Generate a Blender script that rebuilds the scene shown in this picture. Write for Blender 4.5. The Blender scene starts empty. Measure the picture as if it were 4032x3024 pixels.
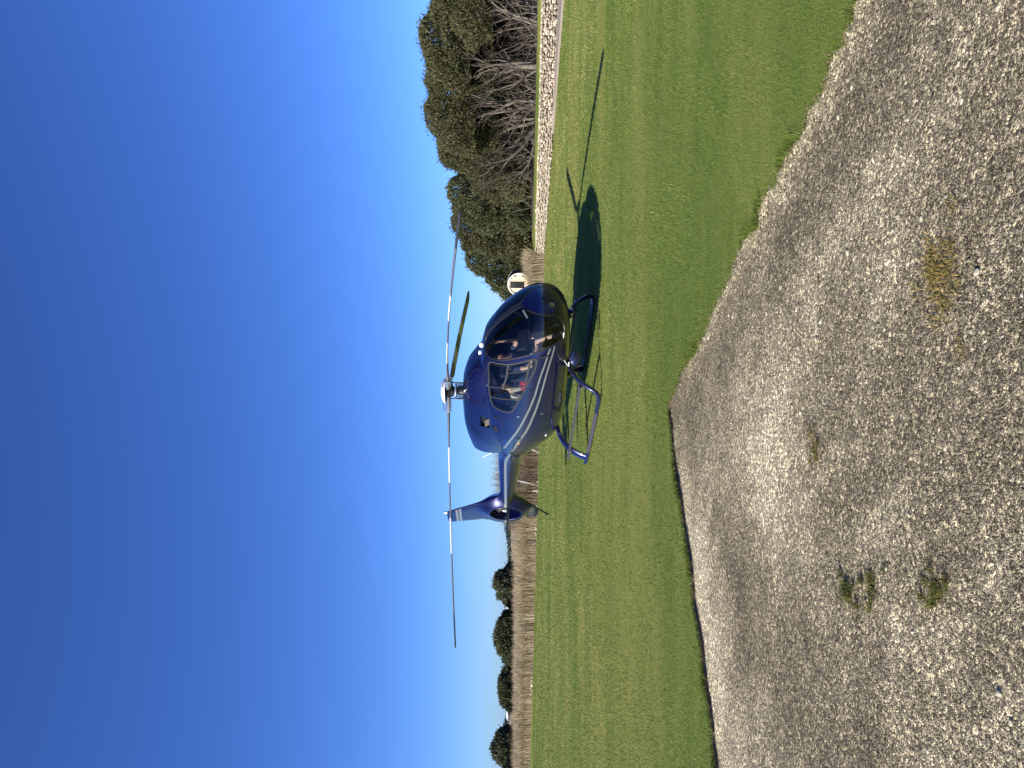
import bpy, bmesh, math
import numpy as np
from mathutils import Vector, Matrix, Quaternion

S = bpy.context.scene
COL = S.collection
R = math.radians
rng = np.random.default_rng(11)

# ------------------------------------------------------------------ camera
CAM_H = 1.55
cam = bpy.data.cameras.new('camera')
cam.sensor_fit = 'HORIZONTAL'; cam.sensor_width = 36.0; cam.lens = 27.04
cam.clip_start = 0.05; cam.clip_end = 9000
camo = bpy.data.objects.new('camera', cam); COL.objects.link(camo)
roll = 0.0105; pitch = R(-0.076)                    # phone held sideways, almost level
rt = Vector((math.cos(roll), 0, math.sin(roll)))
fw = Vector((0, math.cos(pitch), math.sin(pitch)))
up = rt.cross(fw).normalized()
M = Matrix.Identity(4)
for i in range(3):
    M[i][0] = -up[i]; M[i][1] = rt[i]; M[i][2] = -fw[i]
M[2][3] = CAM_H
camo.matrix_world = M
S.camera = camo

# ------------------------------------------------------------------ sky and sun
SUN_EL = R(28.0); SUN_TO = (-0.80, -0.60)           # sun stands behind the camera, to its left
w = bpy.data.worlds.new('World'); S.world = w; w.use_nodes = True
nt = w.node_tree; nt.nodes.clear()
wo = nt.nodes.new('ShaderNodeOutputWorld'); bg = nt.nodes.new('ShaderNodeBackground')
sky = nt.nodes.new('ShaderNodeTexSky'); sky.sky_type = 'NISHITA'; sky.sun_disc = False
sky.sun_elevation = SUN_EL
sky.sun_rotation = math.atan2(SUN_TO[0], SUN_TO[1])
sky.altitude = 0; sky.air_density = 0.7; sky.dust_density = 0.35; sky.ozone_density = 10.0
bg.inputs[1].default_value = 0.10
hs = nt.nodes.new('ShaderNodeHueSaturation'); hs.inputs['Hue'].default_value = 0.510; hs.inputs['Saturation'].default_value = 1.045      # the phone's vivid blue
nt.links.new(sky.outputs[0], hs.inputs['Color']); nt.links.new(hs.outputs[0], bg.inputs[0]); nt.links.new(bg.outputs[0], wo.inputs[0])
sl = bpy.data.lights.new('sun', 'SUN'); sl.energy = 4.8; sl.angle = R(0.53); sl.color = (1.0, 0.93, 0.82)
slo = bpy.data.objects.new('sun', sl); COL.objects.link(slo)
ce = math.cos(SUN_EL)
ld = Vector((-SUN_TO[0]*ce, -SUN_TO[1]*ce, -math.sin(SUN_EL)))
slo.rotation_euler = ld.to_track_quat('-Z', 'Y').to_euler(); slo.location = (-20, -15, 20)
S.view_settings.view_transform = 'Standard'; S.view_settings.look = 'None'
S.view_settings.exposure = 0.9; S.view_settings.gamma = 1.0
S.render.engine = 'CYCLES'

# ------------------------------------------------------------------ materials
def mat(name):
    m = bpy.data.materials.new(name); m.use_nodes = True
    t = m.node_tree; b = t.nodes['Principled BSDF']
    return m, t, b
def simple(name, col, rough=0.6, metal=0.0, coat=0.0, spec=0.5, var=0.0, scale=30.0, bump=0.0):
    m, t, b = mat(name)
    b.inputs['Base Color'].default_value = (*col, 1)
    b.inputs['Roughness'].default_value = rough; b.inputs['Metallic'].default_value = metal
    b.inputs['Coat Weight'].default_value = coat; b.inputs['Coat Roughness'].default_value = 0.04
    b.inputs['Specular IOR Level'].default_value = spec
    if var or bump:
        tc = t.nodes.new('ShaderNodeTexCoord'); n = t.nodes.new('ShaderNodeTexNoise')
        n.inputs['Scale'].default_value = scale; n.inputs['Detail'].default_value = 5
        t.links.new(tc.outputs['Object'], n.inputs['Vector'])
        if var:
            r = t.nodes.new('ShaderNodeMix'); r.data_type = 'RGBA'
            r.inputs[6].default_value = (*[c*(1-var) for c in col], 1)
            r.inputs[7].default_value = (*[min(1, c*(1+var)) for c in col], 1)
            t.links.new(n.outputs[0], r.inputs[0]); t.links.new(r.outputs[2], b.inputs['Base Color'])
        if bump:
            bp = t.nodes.new('ShaderNodeBump'); bp.inputs['Strength'].default_value = bump
            bp.inputs['Distance'].default_value = 0.02
            t.links.new(n.outputs[0], bp.inputs['Height']); t.links.new(bp.outputs[0], b.inputs['Normal'])
    return m
def ramp(t, pts, fac=None):
    r = t.nodes.new('ShaderNodeValToRGB'); e = r.color_ramp.elements
    while len(e) < len(pts): e.new(0.5)
    for el, (p, c) in zip(e, pts): el.position = p; el.color = (*c, 1)
    if fac is not None: t.links.new(fac, r.inputs[0])
    return r
def noise(t, vec, scale, detail=4, rough=0.55):
    n = t.nodes.new('ShaderNodeTexNoise'); n.inputs['Scale'].default_value = scale
    n.inputs['Detail'].default_value = detail; n.inputs['Roughness'].default_value = rough
    t.links.new(vec, n.inputs['Vector']); return n
def mixc(t, fac, a, b, mode='MIX'):
    x = t.nodes.new('ShaderNodeMix'); x.data_type = 'RGBA'; x.blend_type = mode
    for sock, v in ((x.inputs[0], fac), (x.inputs[6], a), (x.inputs[7], b)):
        if isinstance(v, (int, float)): sock.default_value = v
        elif isinstance(v, tuple): sock.default_value = (*v, 1)
        else: t.links.new(v, sock)
    return x.outputs[2]
def attr_mat(name, pts, rough=0.7, attr='tint', trans=0.0, spec=0.3):
    """colour picked piece by piece from a per-vertex tint value"""
    m, t, b = mat(name)
    a = t.nodes.new('ShaderNodeAttribute'); a.attribute_name = attr
    r = ramp(t, pts, a.outputs['Fac'])
    t.links.new(r.outputs[0], b.inputs['Base Color'])
    b.inputs['Roughness'].default_value = rough; b.inputs['Specular IOR Level'].default_value = spec
    if trans:
        tr = t.nodes.new('ShaderNodeBsdfTranslucent'); t.links.new(r.outputs[0], tr.inputs[0])
        mx = t.nodes.new('ShaderNodeMixShader'); mx.inputs[0].default_value = trans
        o = t.nodes['Material Output']
        t.links.new(b.outputs[0], mx.inputs[1]); t.links.new(tr.outputs[0], mx.inputs[2]); t.links.new(mx.outputs[0], o.inputs[0])
    return m

MAT = {}
# metallic blue helicopter paint under clear coat
m, t, b = mat('blue_paint'); MAT['blue'] = m
tc = t.nodes.new('ShaderNodeTexCoord'); n1 = noise(t, tc.outputs['Object'], 900, 1)
c = mixc(t, n1.outputs[0], (0.0020, 0.0030, 0.032), (0.0043, 0.0062, 0.068))
t.links.new(c, b.inputs['Base Color'])
b.inputs['Metallic'].default_value = 0.5; b.inputs['Roughness'].default_value = 0.32
b.inputs['Coat Weight'].default_value = 0.75; b.inputs['Coat Roughness'].default_value = 0.025
MAT['silver'] = simple('silver_stripe', (0.15, 0.168, 0.16), 0.4, 0.2, 0.7)
MAT['seal'] = simple('black_rubber_seal', (0.012, 0.012, 0.014), 0.4)
MAT['frame'] = simple('grey_window_frame', (0.022, 0.024, 0.028), 0.65, 0.0, var=0.15, scale=12)
MAT['black'] = simple('black_paint', (0.012, 0.012, 0.014), 0.4)
MAT['skid'] = simple('blue_black_skid', (0.012, 0.016, 0.06), 0.32, 0.3, 0.6)
MAT['grip'] = simple('black_grip_tape', (0.035, 0.035, 0.05), 0.75, bump=0.3, scale=300)
MAT['seam'] = simple('panel_gap', (0.004, 0.004, 0.012), 0.7)
MAT['metal'] = simple('bare_steel', (0.62, 0.62, 0.62), 0.28, 0.95, var=0.2, scale=25)
MAT['darkmetal'] = simple('dark_steel', (0.05, 0.05, 0.055), 0.4, 0.7)
MAT['dome'] = simple('satin_white_dome', (0.78, 0.79, 0.80), 0.25, 0.15, 0.6)
MAT['bladegrey'] = simple('blade_grey', (0.17, 0.18, 0.20), 0.42, var=0.15, scale=6)
MAT['bladewhite'] = simple('blade_white', (0.86, 0.86, 0.84), 0.4)
MAT['bladedark'] = simple('blade_dark', (0.045, 0.048, 0.05), 0.5)
MAT['white'] = simple('white_paint', (0.8, 0.8, 0.79), 0.4)
MAT['liner'] = simple('cabin_liner', (0.02, 0.024, 0.04), 0.8)
MAT['seat'] = simple('navy_seat_cloth', (0.012, 0.015, 0.035), 0.85, var=0.3, scale=60)
MAT['lens'] = simple('lamp_lens', (0.25, 0.27, 0.27), 0.08, 0.6, 1.0)
MAT['amber'] = simple('amber_lens', (0.8, 0.45, 0.08), 0.2)
MAT['skin'] = simple('skin', (0.50, 0.29, 0.20), 0.55, var=0.12, scale=20)
MAT['navy'] = simple('navy_cloth', (0.02, 0.032, 0.075), 0.85, var=0.3, scale=30, bump=0.3)
MAT['blackcloth'] = simple('black_cloth', (0.014, 0.013, 0.015), 0.85, var=0.2, scale=30)
MAT['beige'] = simple('beige_cloth', (0.47, 0.40, 0.29), 0.85, var=0.15, scale=25, bump=0.3)
MAT['redcloth'] = simple('red_cloth', (0.42, 0.02, 0.035), 0.7, var=0.25, scale=20)
MAT['hair'] = simple('dark_hair', (0.02, 0.014, 0.01), 0.6)
# tinted cabin glazing
m, t, b = mat('tinted_glazing'); MAT['glass'] = m
t.nodes.remove(b); o = t.nodes['Material Output']
tr = t.nodes.new('ShaderNodeBsdfTransparent'); tr.inputs[0].default_value = (0.68, 0.75, 0.79, 1)
gl = t.nodes.new('ShaderNodeBsdfGlossy'); gl.inputs['Roughness'].default_value = 0.02
fr = t.nodes.new('ShaderNodeFresnel'); fr.inputs[0].default_value = 1.55
mx = t.nodes.new('ShaderNodeMixShader')
t.links.new(fr.outputs[0], mx.inputs[0]); t.links.new(tr.outputs[0], mx.inputs[1]); t.links.new(gl.outputs[0], mx.inputs[2])
t.links.new(mx.outputs[0], o.inputs[0])

# lawn: cut grass, patchy, with darker and straw-coloured areas
m, t, b = mat('lawn_turf'); MAT['lawn'] = m
tc = t.nodes.new('ShaderNodeTexCoord'); v = tc.outputs['Object']
mp = t.nodes.new('ShaderNodeMapping'); mp.inputs['Rotation'].default_value = (0, 0, 0.35); mp.inputs['Scale'].default_value = (0.45, 1.3, 1); t.links.new(v, mp.inputs[0])
n1 = noise(t, mp.outputs[0], 0.55, 6, 0.65); n2 = noise(t, v, 5.0, 5, 0.65); n3 = noise(t, v, 70.0, 3, 0.7); n4 = noise(t, mp.outputs[0], 0.22, 5)
c1 = ramp(t, [(0.38, (0.062, 0.115, 0.012)), (0.5, (0.135, 0.176, 0.026)), (0.60, (0.26, 0.244, 0.062))], n1.outputs[0])
c2 = mixc(t, 0.45, c1.outputs[0], ramp(t, [(0.36, (0.060, 0.108, 0.012)), (0.52, (0.135, 0.176, 0.027)), (0.68, (0.25, 0.236, 0.062))], n2.outputs[0]).outputs[0])
c3 = mixc(t, 0.40, c2, ramp(t, [(0.35, (0.045, 0.08, 0.012)), (0.65, (0.26, 0.29, 0.085))], n3.outputs[0]).outputs[0])
c4 = mixc(t, 0.35, c3, ramp(t, [(0.44, (0.070, 0.125, 0.014)), (0.56, (0.25, 0.244, 0.062))], n4.outputs[0]).outputs[0])
t.links.new(c4, b.inputs['Base Color']); b.inputs['Roughness'].default_value = 0.9; b.inputs['Specular IOR Level'].default_value = 0.15
bp = t.nodes.new('ShaderNodeBump'); bp.inputs['Strength'].default_value = 0.6; bp.inputs['Distance'].default_value = 0.02
t.links.new(n3.outputs[0], bp.inputs['Height']); t.links.new(bp.outputs[0], b.inputs['Normal'])
# gravel: grey-brown fines with cream chips; the 'tint' of the mesh says where it is worn pale or damp and dark
m, t, b = mat('gravel_fines'); MAT['gravel'] = m
tc = t.nodes.new('ShaderNodeTexCoord'); v = tc.outputs['Object']
n2 = noise(t, v, 7.0, 6, 0.68); n3 = noise(t, v, 110.0, 3, 0.7)
at = t.nodes.new('ShaderNodeAttribute'); at.attribute_name = 'tint'
ml = t.nodes.new('ShaderNodeMath'); ml.operation = 'MULTIPLY_ADD'; ml.inputs[1].default_value = 0.75; ml.inputs[2].default_value = -0.36
t.links.new(n2.outputs[0], ml.inputs[0])
sm = t.nodes.new('ShaderNodeMath'); t.links.new(ml.outputs[0], sm.inputs[0]); t.links.new(at.outputs['Fac'], sm.inputs[1])
base = ramp(t, [(0.0, (0.112, 0.095, 0.064)), (0.38, (0.188, 0.163, 0.112)), (0.62, (0.276, 0.242, 0.168)), (0.95, (0.42, 0.372, 0.265))], sm.outputs[0])
vo = t.nodes.new('ShaderNodeTexVoronoi'); vo.inputs['Scale'].default_value = 215; t.links.new(v, vo.inputs['Vector'])
sx = t.nodes.new('ShaderNodeSeparateColor'); t.links.new(vo.outputs['Color'], sx.inputs[0])
chip = ramp(t, [(0.0, (0.18, 0.16, 0.14)), (0.40, (0.75, 0.74, 0.72)), (0.70, (1.45, 1.44, 1.38)), (0.95, (2.9, 2.85, 2.6))], sx.outputs[0])
cc = mixc(t, 0.9, base.outputs[0], chip.outputs[0], 'MULTIPLY')
vo2 = t.nodes.new('ShaderNodeTexVoronoi'); vo2.inputs['Scale'].default_value = 66; t.links.new(v, vo2.inputs['Vector'])
sx2 = t.nodes.new('ShaderNodeSeparateColor'); t.links.new(vo2.outputs['Color'], sx2.inputs[0])
chip2 = ramp(t, [(0.0, (0.38, 0.37, 0.35)), (0.5, (0.92, 0.92, 0.91)), (0.80, (1.35, 1.34, 1.30)), (0.96, (2.6, 2.55, 2.4))], sx2.outputs[1])
cc = mixc(t, 0.8, cc, chip2.outputs[0], 'MULTIPLY')
t.links.new(cc, b.inputs['Base Color']); b.inputs['Roughness'].default_value = 0.95; b.inputs['Specular IOR Level'].default_value = 0.1
ad = t.nodes.new('ShaderNodeMath'); ad.operation = 'MULTIPLY_ADD'; ad.inputs[1].default_value = -0.8
t.links.new(vo.outputs['Distance'], ad.inputs[0]); t.links.new(n3.outputs[0], ad.inputs[2])
ad2 = t.nodes.new('ShaderNodeMath'); ad2.operation = 'MULTIPLY_ADD'; ad2.inputs[1].default_value = -0.9
t.links.new(vo2.outputs['Distance'], ad2.inputs[0]); t.links.new(ad.outputs[0], ad2.inputs[2])
bp = t.nodes.new('ShaderNodeBump'); bp.inputs['Strength'].default_value = 0.8; bp.inputs['Distance'].default_value = 0.008
t.links.new(ad2.outputs[0], bp.inputs['Height']); t.links.new(bp.outputs[0], b.inputs['Normal'])
MAT['soil'] = simple('brown_soil', (0.13, 0.095, 0.06), 0.95, var=0.4, scale=40, bump=0.6)
# open country beyond the lawn: dry grass and reed litter
m, t, b = mat('dry_ground'); MAT['ground'] = m
tc = t.nodes.new('ShaderNodeTexCoord'); v = tc.outputs['Object']
n1 = noise(t, v, 0.02, 5); n2 = noise(t, v, 2.0, 5)
c = mixc(t, 0.4, ramp(t, [(0.35, (0.26, 0.20, 0.115)), (0.6, (0.22, 0.20, 0.09))], n1.outputs[0]).outputs[0],
         ramp(t, [(0.3, (0.13, 0.095, 0.055)), (0.7, (0.33, 0.26, 0.15))], n2.outputs[0]).outputs[0])
t.links.new(c, b.inputs['Base Color']); b.inputs['Roughness'].default_value = 0.95
MAT['litter'] = simple('leaf_litter', (0.03, 0.023, 0.016), 0.95, var=0.5, scale=8, bump=0.5)
MAT['blade'] = attr_mat('grass_blades', [(0, (0.060, 0.106, 0.011)), (0.45, (0.118, 0.175, 0.023)), (0.8, (0.20, 0.232, 0.048)), (1, (0.37, 0.335, 0.12))], 0.6, trans=0.25)
MAT['stone'] = attr_mat('gravel_stones', [(0, (0.10, 0.086, 0.060)), (0.4, (0.20, 0.178, 0.126)), (0.75, (0.385, 0.347, 0.25)), (1, (0.66, 0.61, 0.46))], 0.9, spec=0.15)
MAT['reed'] = attr_mat('dry_reeds', [(0, (0.11, 0.08, 0.053)), (0.4, (0.25, 0.195, 0.118)), (0.8, (0.385, 0.315, 0.195)), (1, (0.49, 0.42, 0.28))], 0.8, trans=0.2)
MAT['reeddark'] = attr_mat('brown_reeds', [(0, (0.06, 0.042, 0.028)), (0.5, (0.125, 0.092, 0.06)), (1, (0.24, 0.19, 0.12))], 0.85, trans=0.15)
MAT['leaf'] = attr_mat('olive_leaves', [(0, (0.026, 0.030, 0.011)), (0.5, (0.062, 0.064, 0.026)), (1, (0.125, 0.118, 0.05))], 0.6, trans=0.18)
MAT['leafgreen'] = attr_mat('green_leaves', [(0, (0.024, 0.032, 0.011)), (0.5, (0.056, 0.066, 0.025)), (1, (0.115, 0.12, 0.05))], 0.6, trans=0.18)
MAT['leafgrey'] = attr_mat('grey_leaves', [(0, (0.03, 0.034, 0.018)), (0.5, (0.07, 0.074, 0.038)), (1, (0.13, 0.13, 0.07))], 0.6, trans=0.18)
MAT['leaffar'] = attr_mat('far_leaves', [(0, (0.04, 0.055, 0.045)), (1, (0.09, 0.105, 0.085))], 0.8)
MAT['weed'] = attr_mat('weed_blades', [(0, (0.05, 0.075, 0.012)), (0.4, (0.12, 0.125, 0.025)), (0.7, (0.26, 0.19, 0.055)), (1, (0.40, 0.27, 0.10))], 0.7, trans=0.2)
# pale peeling bark
m, t, b = mat('pale_bark'); MAT['bark'] = m
tc = t.nodes.new('ShaderNodeTexCoord'); mp = t.nodes.new('ShaderNodeMapping'); mp.inputs['Scale'].default_value = (1, 1, 0.25)
t.links.new(tc.outputs['Object'], mp.inputs[0]); n1 = noise(t, mp.outputs[0], 14, 6, 0.7)
cr = ramp(t, [(0.32, (0.04, 0.032, 0.025)), (0.52, (0.115, 0.096, 0.076)), (0.72, (0.30, 0.26, 0.21))], n1.outputs[0])
t.links.new(cr.outputs[0], b.inputs['Base Color']); b.inputs['Roughness'].default_value = 0.9
bp = t.nodes.new('ShaderNodeBump'); bp.inputs['Strength'].default_value = 0.8; bp.inputs['Distance'].default_value = 0.03
t.links.new(n1.outputs[0], bp.inputs['Height']); t.links.new(bp.outputs[0], b.inputs['Normal'])
MAT['twig'] = simple('brown_twigs', (0.075, 0.057, 0.042), 0.9, var=0.4, scale=4)
MAT['limestone'] = simple('white_limestone', (0.47, 0.415, 0.33), 0.9, var=0.22, scale=7, bump=0.5)
t = MAT['limestone'].node_tree; b = t.nodes['Principled BSDF']; src = b.inputs['Base Color'].links[0].from_socket      # each stone a little lighter or greyer
oi = t.nodes.new('ShaderNodeObjectInfo'); rr_ = ramp(t, [(0, (0.62, 0.60, 0.57)), (0.5, (0.92, 0.9, 0.86)), (1, (1.25, 1.22, 1.15))], oi.outputs['Random'])
t.links.new(mixc(t, 1.0, src, rr_.outputs[0], 'MULTIPLY'), b.inputs['Base Color'])
MAT['wallcore'] = simple('dark_wall_core', (0.09, 0.075, 0.055), 0.95)
MAT['concrete'] = simple('concrete', (0.23, 0.195, 0.16), 0.9, var=0.2, scale=6, bump=0.3)
MAT['timber'] = simple('cream_timber', (0.62, 0.51, 0.36), 0.75, var=0.15, scale=5)
MAT['shingle'] = simple('dark_shingles', (0.030, 0.035, 0.05), 0.6, var=0.3, scale=8)
MAT['hoop'] = simple('pale_hoop', (0.62, 0.57, 0.49), 0.5)
MAT['pane'] = simple('dark_pane', (0.008, 0.008, 0.01), 0.05, 0.0, 0.5)
MAT['stake'] = simple('weathered_stake', (0.52, 0.47, 0.36), 0.9, var=0.2)
MAT['post'] = simple('grey_timber', (0.16, 0.15, 0.12), 0.9, var=0.2)
MAT['roofwhite'] = simple('white_roof', (0.82, 0.82, 0.80), 0.4)

# ------------------------------------------------------------------ mesh helpers
def mesh_np(name, verts, faces, tint=None, smooth=False):
    """faces: int array (n,3) or (n,4)"""
    verts = np.asarray(verts, np.float32); faces = np.asarray(faces, np.int32)
    me = bpy.data.meshes.new(name); k = faces.shape[1]; n = len(faces)
    me.vertices.add(len(verts)); me.vertices.foreach_set('co', verts.ravel())
    me.loops.add(n*k); me.loops.foreach_set('vertex_index', faces.ravel())
    me.polygons.add(n); me.polygons.foreach_set('loop_start', np.arange(0, n*k, k, dtype=np.int32))
    me.polygons.foreach_set('use_smooth', np.full(n, smooth))
    if tint is not None:
        a = me.attributes.new('tint', 'FLOAT', 'POINT'); a.data.foreach_set('value', np.asarray(tint, np.float32))
    me.update(calc_edges=True); me.validate()
    return me
def link(name, me, m=None, parent=None, loc=None):
    o = bpy.data.objects.new(name, me); COL.objects.link(o)
    if m is not None and me is not None and not me.materials: me.materials.append(m)
    if parent is not None: o.parent = parent
    if loc is not None: o.location = loc
    return o
def tag(o, label=None, cat=None, group=None, kind=None):
    for k, v in (('label', label), ('category', cat), ('group', group), ('kind', kind)):
        if v: o[k] = v
    return o
def empty(name, loc=(0, 0, 0), rz=0.0):
    o = bpy.data.objects.new(name, None); COL.objects.link(o)
    o.location = loc; o.rotation_euler = (0, 0, rz); o.empty_display_size = 0.2
    return o
class MB:
    """collects shapes into one mesh"""
    def __init__(s): s.v = []; s.f = []; s.m = []
    def add(s, v, f, mi=0):
        o = len(s.v); s.v += [tuple(map(float, p)) for p in v]
        s.f += [tuple(int(i)+o for i in q) for q in f]; s.m += [mi]*len(f); return s
    def box(s, c, size, rot=None, mi=0):
        x, y, z = [q/2 for q in size]
        P = [Vector((i*x, j*y, k*z)) for i in (-1, 1) for j in (-1, 1) for k in (-1, 1)]
        if rot is not None: P = [rot @ p for p in P]
        P = [p+Vector(c) for p in P]
        return s.add(P, [(0, 1, 3, 2), (4, 6, 7, 5), (0, 4, 5, 1), (2, 3, 7, 6), (0, 2, 6, 4), (1, 5, 7, 3)], mi)
    def tube(s, path, rad, n=8, cap=True, mi=0, flat=None):
        P = [Vector(p) for p in path]; N = len(P)
        if not hasattr(rad, '__len__'): rad = [rad]*N
        T = []
        for i in range(N):
            a = P[min(i+1, N-1)]-P[max(i-1, 0)]; T.append(a.normalized() if a.length > 1e-9 else Vector((0, 0, 1)))
        ref = Vector((0, 0, 1)) if abs(T[0].z) < .9 else Vector((1, 0, 0))
        u = (ref-T[0]*ref.dot(T[0])).normalized(); vs = []; fs = []
        for i in range(N):
            u = (u-T[i]*u.dot(T[i])).normalized(); w_ = T[i].cross(u)
            fa = flat if flat else (1, 1)
            for k in range(n):
                an = 2*math.pi*k/n
                vs.append(P[i]+u*(math.cos(an)*rad[i]*fa[0])+w_*(math.sin(an)*rad[i]*fa[1]))
        for i in range(N-1):
            for k in range(n):
                fs.append((i*n+k, i*n+(k+1) % n, (i+1)*n+(k+1) % n, (i+1)*n+k))
        if cap: fs.append(tuple(reversed(range(n)))); fs.append(tuple((N-1)*n+k for k in range(n)))
        return s.add(vs, fs, mi)
    def lathe(s, prof, axis_o, axis, n=24, mi=0, close=False):
        """prof: (r, h) along axis"""
        ax = Vector(axis).normalized(); o = Vector(axis_o)
        ref = Vector((1, 0, 0)) if abs(ax.x) < .9 else Vector((0, 1, 0))
        u = (ref-ax*ref.dot(ax)).normalized(); w_ = ax.cross(u); vs = []; fs = []; k = len(prof)
        for i in range(n):
            an = 2*math.pi*i/n; dr = u*math.cos(an)+w_*math.sin(an)
            for r, h in prof: vs.append(o+dr*r+ax*h)
        for i in range(n):
            j = (i+1) % n
            for q in range(k-1 if not close else k):
                q2 = (q+1) % k
                fs.append((i*k+q, j*k+q, j*k+q2, i*k+q2))
        return s.add(vs, fs, mi)
    def build(s, name, mats, parent=None, smooth=False, bevel=0.0, autos=None):
        me = bpy.data.meshes.new(name); me.from_pydata(s.v, [], s.f); me.update()
        if not isinstance(mats, (list, tuple)): mats = [mats]
        for m in mats: me.materials.append(m)
        me.polygons.foreach_set('material_index', s.m)
        bm = bmesh.new(); bm.from_mesh(me)
        bmesh.ops.recalc_face_normals(bm, faces=bm.faces)
        if bevel: bmesh.ops.bevel(bm, geom=bm.edges[:], offset=bevel, segments=2, affect='EDGES', profile=0.6, clamp_overlap=True)
        bm.to_mesh(me); bm.free()
        me.polygons.foreach_set('use_smooth', [bool(smooth)]*len(me.polygons))
        if smooth and autos: me.set_sharp_from_angle(angle=R(autos))
        return link(name, me, None, parent)
def catmull(P, closed=False, k=6):
    P = [np.asarray(p, float) for p in P]; n = len(P); out = []
    segs = n if closed else n-1
    for i in range(segs):
        g = (lambda j: P[j % n]) if closed else (lambda j: P[min(max(j, 0), n-1)])
        p0, p1, p2, p3 = g(i-1), g(i), g(i+1), g(i+2)
        for q in range(k):
            u = q/k
            out.append(.5*((2*p1)+(-p0+p2)*u+(2*p0-5*p1+4*p2-p3)*u*u+(-p0+3*p1-3*p2+p3)*u**3))
    if not closed: out.append(P[-1])
    return np.array(out)
def inpoly(px, py, poly):
    px = np.asarray(px); py = np.asarray(py); res = np.zeros(px.shape, bool); n = len(poly); j = n-1
    for i in range(n):
        xi, yi = poly[i][0], poly[i][1]; xj, yj = poly[j][0], poly[j][1]
        c = ((yi > py) != (yj > py)) & (px < (xj-xi)*(py-yi)/((yj-yi) if abs(yj-yi) > 1e-12 else 1e-12)+xi)
        res ^= c; j = i
    return res

# ================================================================== the setting
def poly_sheet(name, pts, z, m, skirt=0.0, skirt_idx=None):
    bm = bmesh.new(); vs = [bm.verts.new((p[0], p[1], z)) for p in pts]
    es = [bm.edges.new((vs[i], vs[(i+1) % len(vs)])) for i in range(len(vs))]
    bmesh.ops.triangle_fill(bm, edges=es, use_beauty=True, normal=(0, 0, 1))
    for f in bm.faces:
        if f.normal.z < 0: f.normal_flip()
    if skirt:
        lo = [bm.verts.new((p[0], p[1], z-skirt)) for p in pts]
        for i in (skirt_idx if skirt_idx is not None else range(len(pts))):
            j = (i+1) % len(pts)
            f = bm.faces.new((vs[i], vs[j], lo[j], lo[i])); f.material_index = 1
    me = bpy.data.meshes.new(name); bm.to_mesh(me); bm.free()
    o = link(name, me); me.materials.append(m)
    return o
ground = tag(link('ground', mesh_np('ground', [(-4000, -400, -.09), (4000, -400, -.09), (4000, 7000, -.09), (-4000, 7000, -.09)], [(0, 1, 2, 3)]), MAT['ground']), kind='structure')

GRAVEL_EDGE = [(6.2, .2), (4.6, 1.5), (3.2, 2.5), (2.35, 3.1), (1.78, 3.53), (1.73, 3.6), (1.67, 3.65), (1.66, 3.8), (1.57, 3.86), (1.53, 3.93), (1.5, 4.07), (1.38, 4.13), (1.37, 4.32), (1.32, 4.46), (1.22, 4.62), (1.16, 4.87), (1.02, 4.9), (1.0, 5.16), (0.91, 5.37), (0.77, 5.6), (0.64, 5.9), (0.39, 6.35), (0.2, 6.88), (-0.16, 7.59), (-0.25, 7.62), (-0.6, 7.43), (-0.85, 7.29), (-1.11, 7.08), (-1.52, 6.67), (-1.91, 6.47), (-2.13, 6.24), (-2.36, 6.09), (-2.63, 5.92), (-2.88, 5.8), (-4.0, 5.25), (-5.6, 4.5), (-8.5, 3.2)]
def resample(pts, step):
    P = np.array(pts); d = np.r_[0, np.cumsum(np.linalg.norm(np.diff(P, axis=0), axis=1))]
    s = np.arange(0, d[-1], step)
    return np.c_[np.interp(s, d, P[:, 0]), np.interp(s, d, P[:, 1])]
GE = resample(GRAVEL_EDGE, 0.045)
tn = np.gradient(GE, axis=0); tn /= np.linalg.norm(tn, axis=1)[:, None]
kk = np.linspace(0, 1, len(GE))
wob = sum(a*np.sin(kk*f+p) for a, f, p in ((.016, 47, .3), (.010, 111, .9), (.008, 190, .3), (.005, 330, 1.1))) + rng.normal(0, .009, len(GE))
GE = GE+np.c_[-tn[:, 1], tn[:, 0]]*wob[:, None]
FAR_EDGE = [(-60, 78), (-40, 63), (-26.4, 52.9), (-24.0, 51.6), (-18.9, 48.2), (-15.1, 46.3), (-10.1, 44.4), (-7.7, 43.2), (-5.5, 42.6), (-3.3, 41.7), (2.74, 38.9), (5.1, 37.35), (6.5, 36.4), (8.6, 31.7), (9.3, 30.3), (11.0, 26.9), (12.1, 24.2), (13.6, 20.5), (15.5, 14), (17, 6), (17, 0.2)]
lawn_pts = [tuple(p) for p in GE]+[(-30, 3.2), (-60, 20)]+FAR_EDGE
LP = lawn_pts
lawn = tag(poly_sheet('lawn', LP, 0.0, MAT['lawn'], 0.05, range(len(GE)-1)), kind='structure')
lawn.data.materials.append(MAT['soil'])

# worn gravel: gentle ruts, pale trodden areas and darker damp ones, heaped a little against the turf on the right
_pr = np.random.default_rng(41); _pw = [(_pr.uniform(.5, 1.0)/f**.5, f*_pr.normal(0, 1.0), f*_pr.normal(0, 1.0), _pr.uniform(0, 6.28)) for f in np.geomspace(.9, 32, 34)]
def patch(x, y):
    """0 damp and dark .. 1 worn and pale"""
    wx = x+.25*np.sin(y*1.9+1)+.1*np.sin(y*5.1); wy = y+.25*np.sin(x*1.6)+.1*np.sin(x*4.3+2)
    f = sum(a*np.sin(kx*wx+ky*wy+p) for a, kx, ky, p in _pw)
    return np.clip(.52+f*.15, 0, 1)
GEs = GE[::3]
def edge_dist(x, y):
    out = np.full(np.shape(x), 9.0)
    for k in range(0, len(GEs), 1): out = np.minimum(out, np.hypot(x-GEs[k, 0], y-GEs[k, 1]))
    return out
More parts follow.
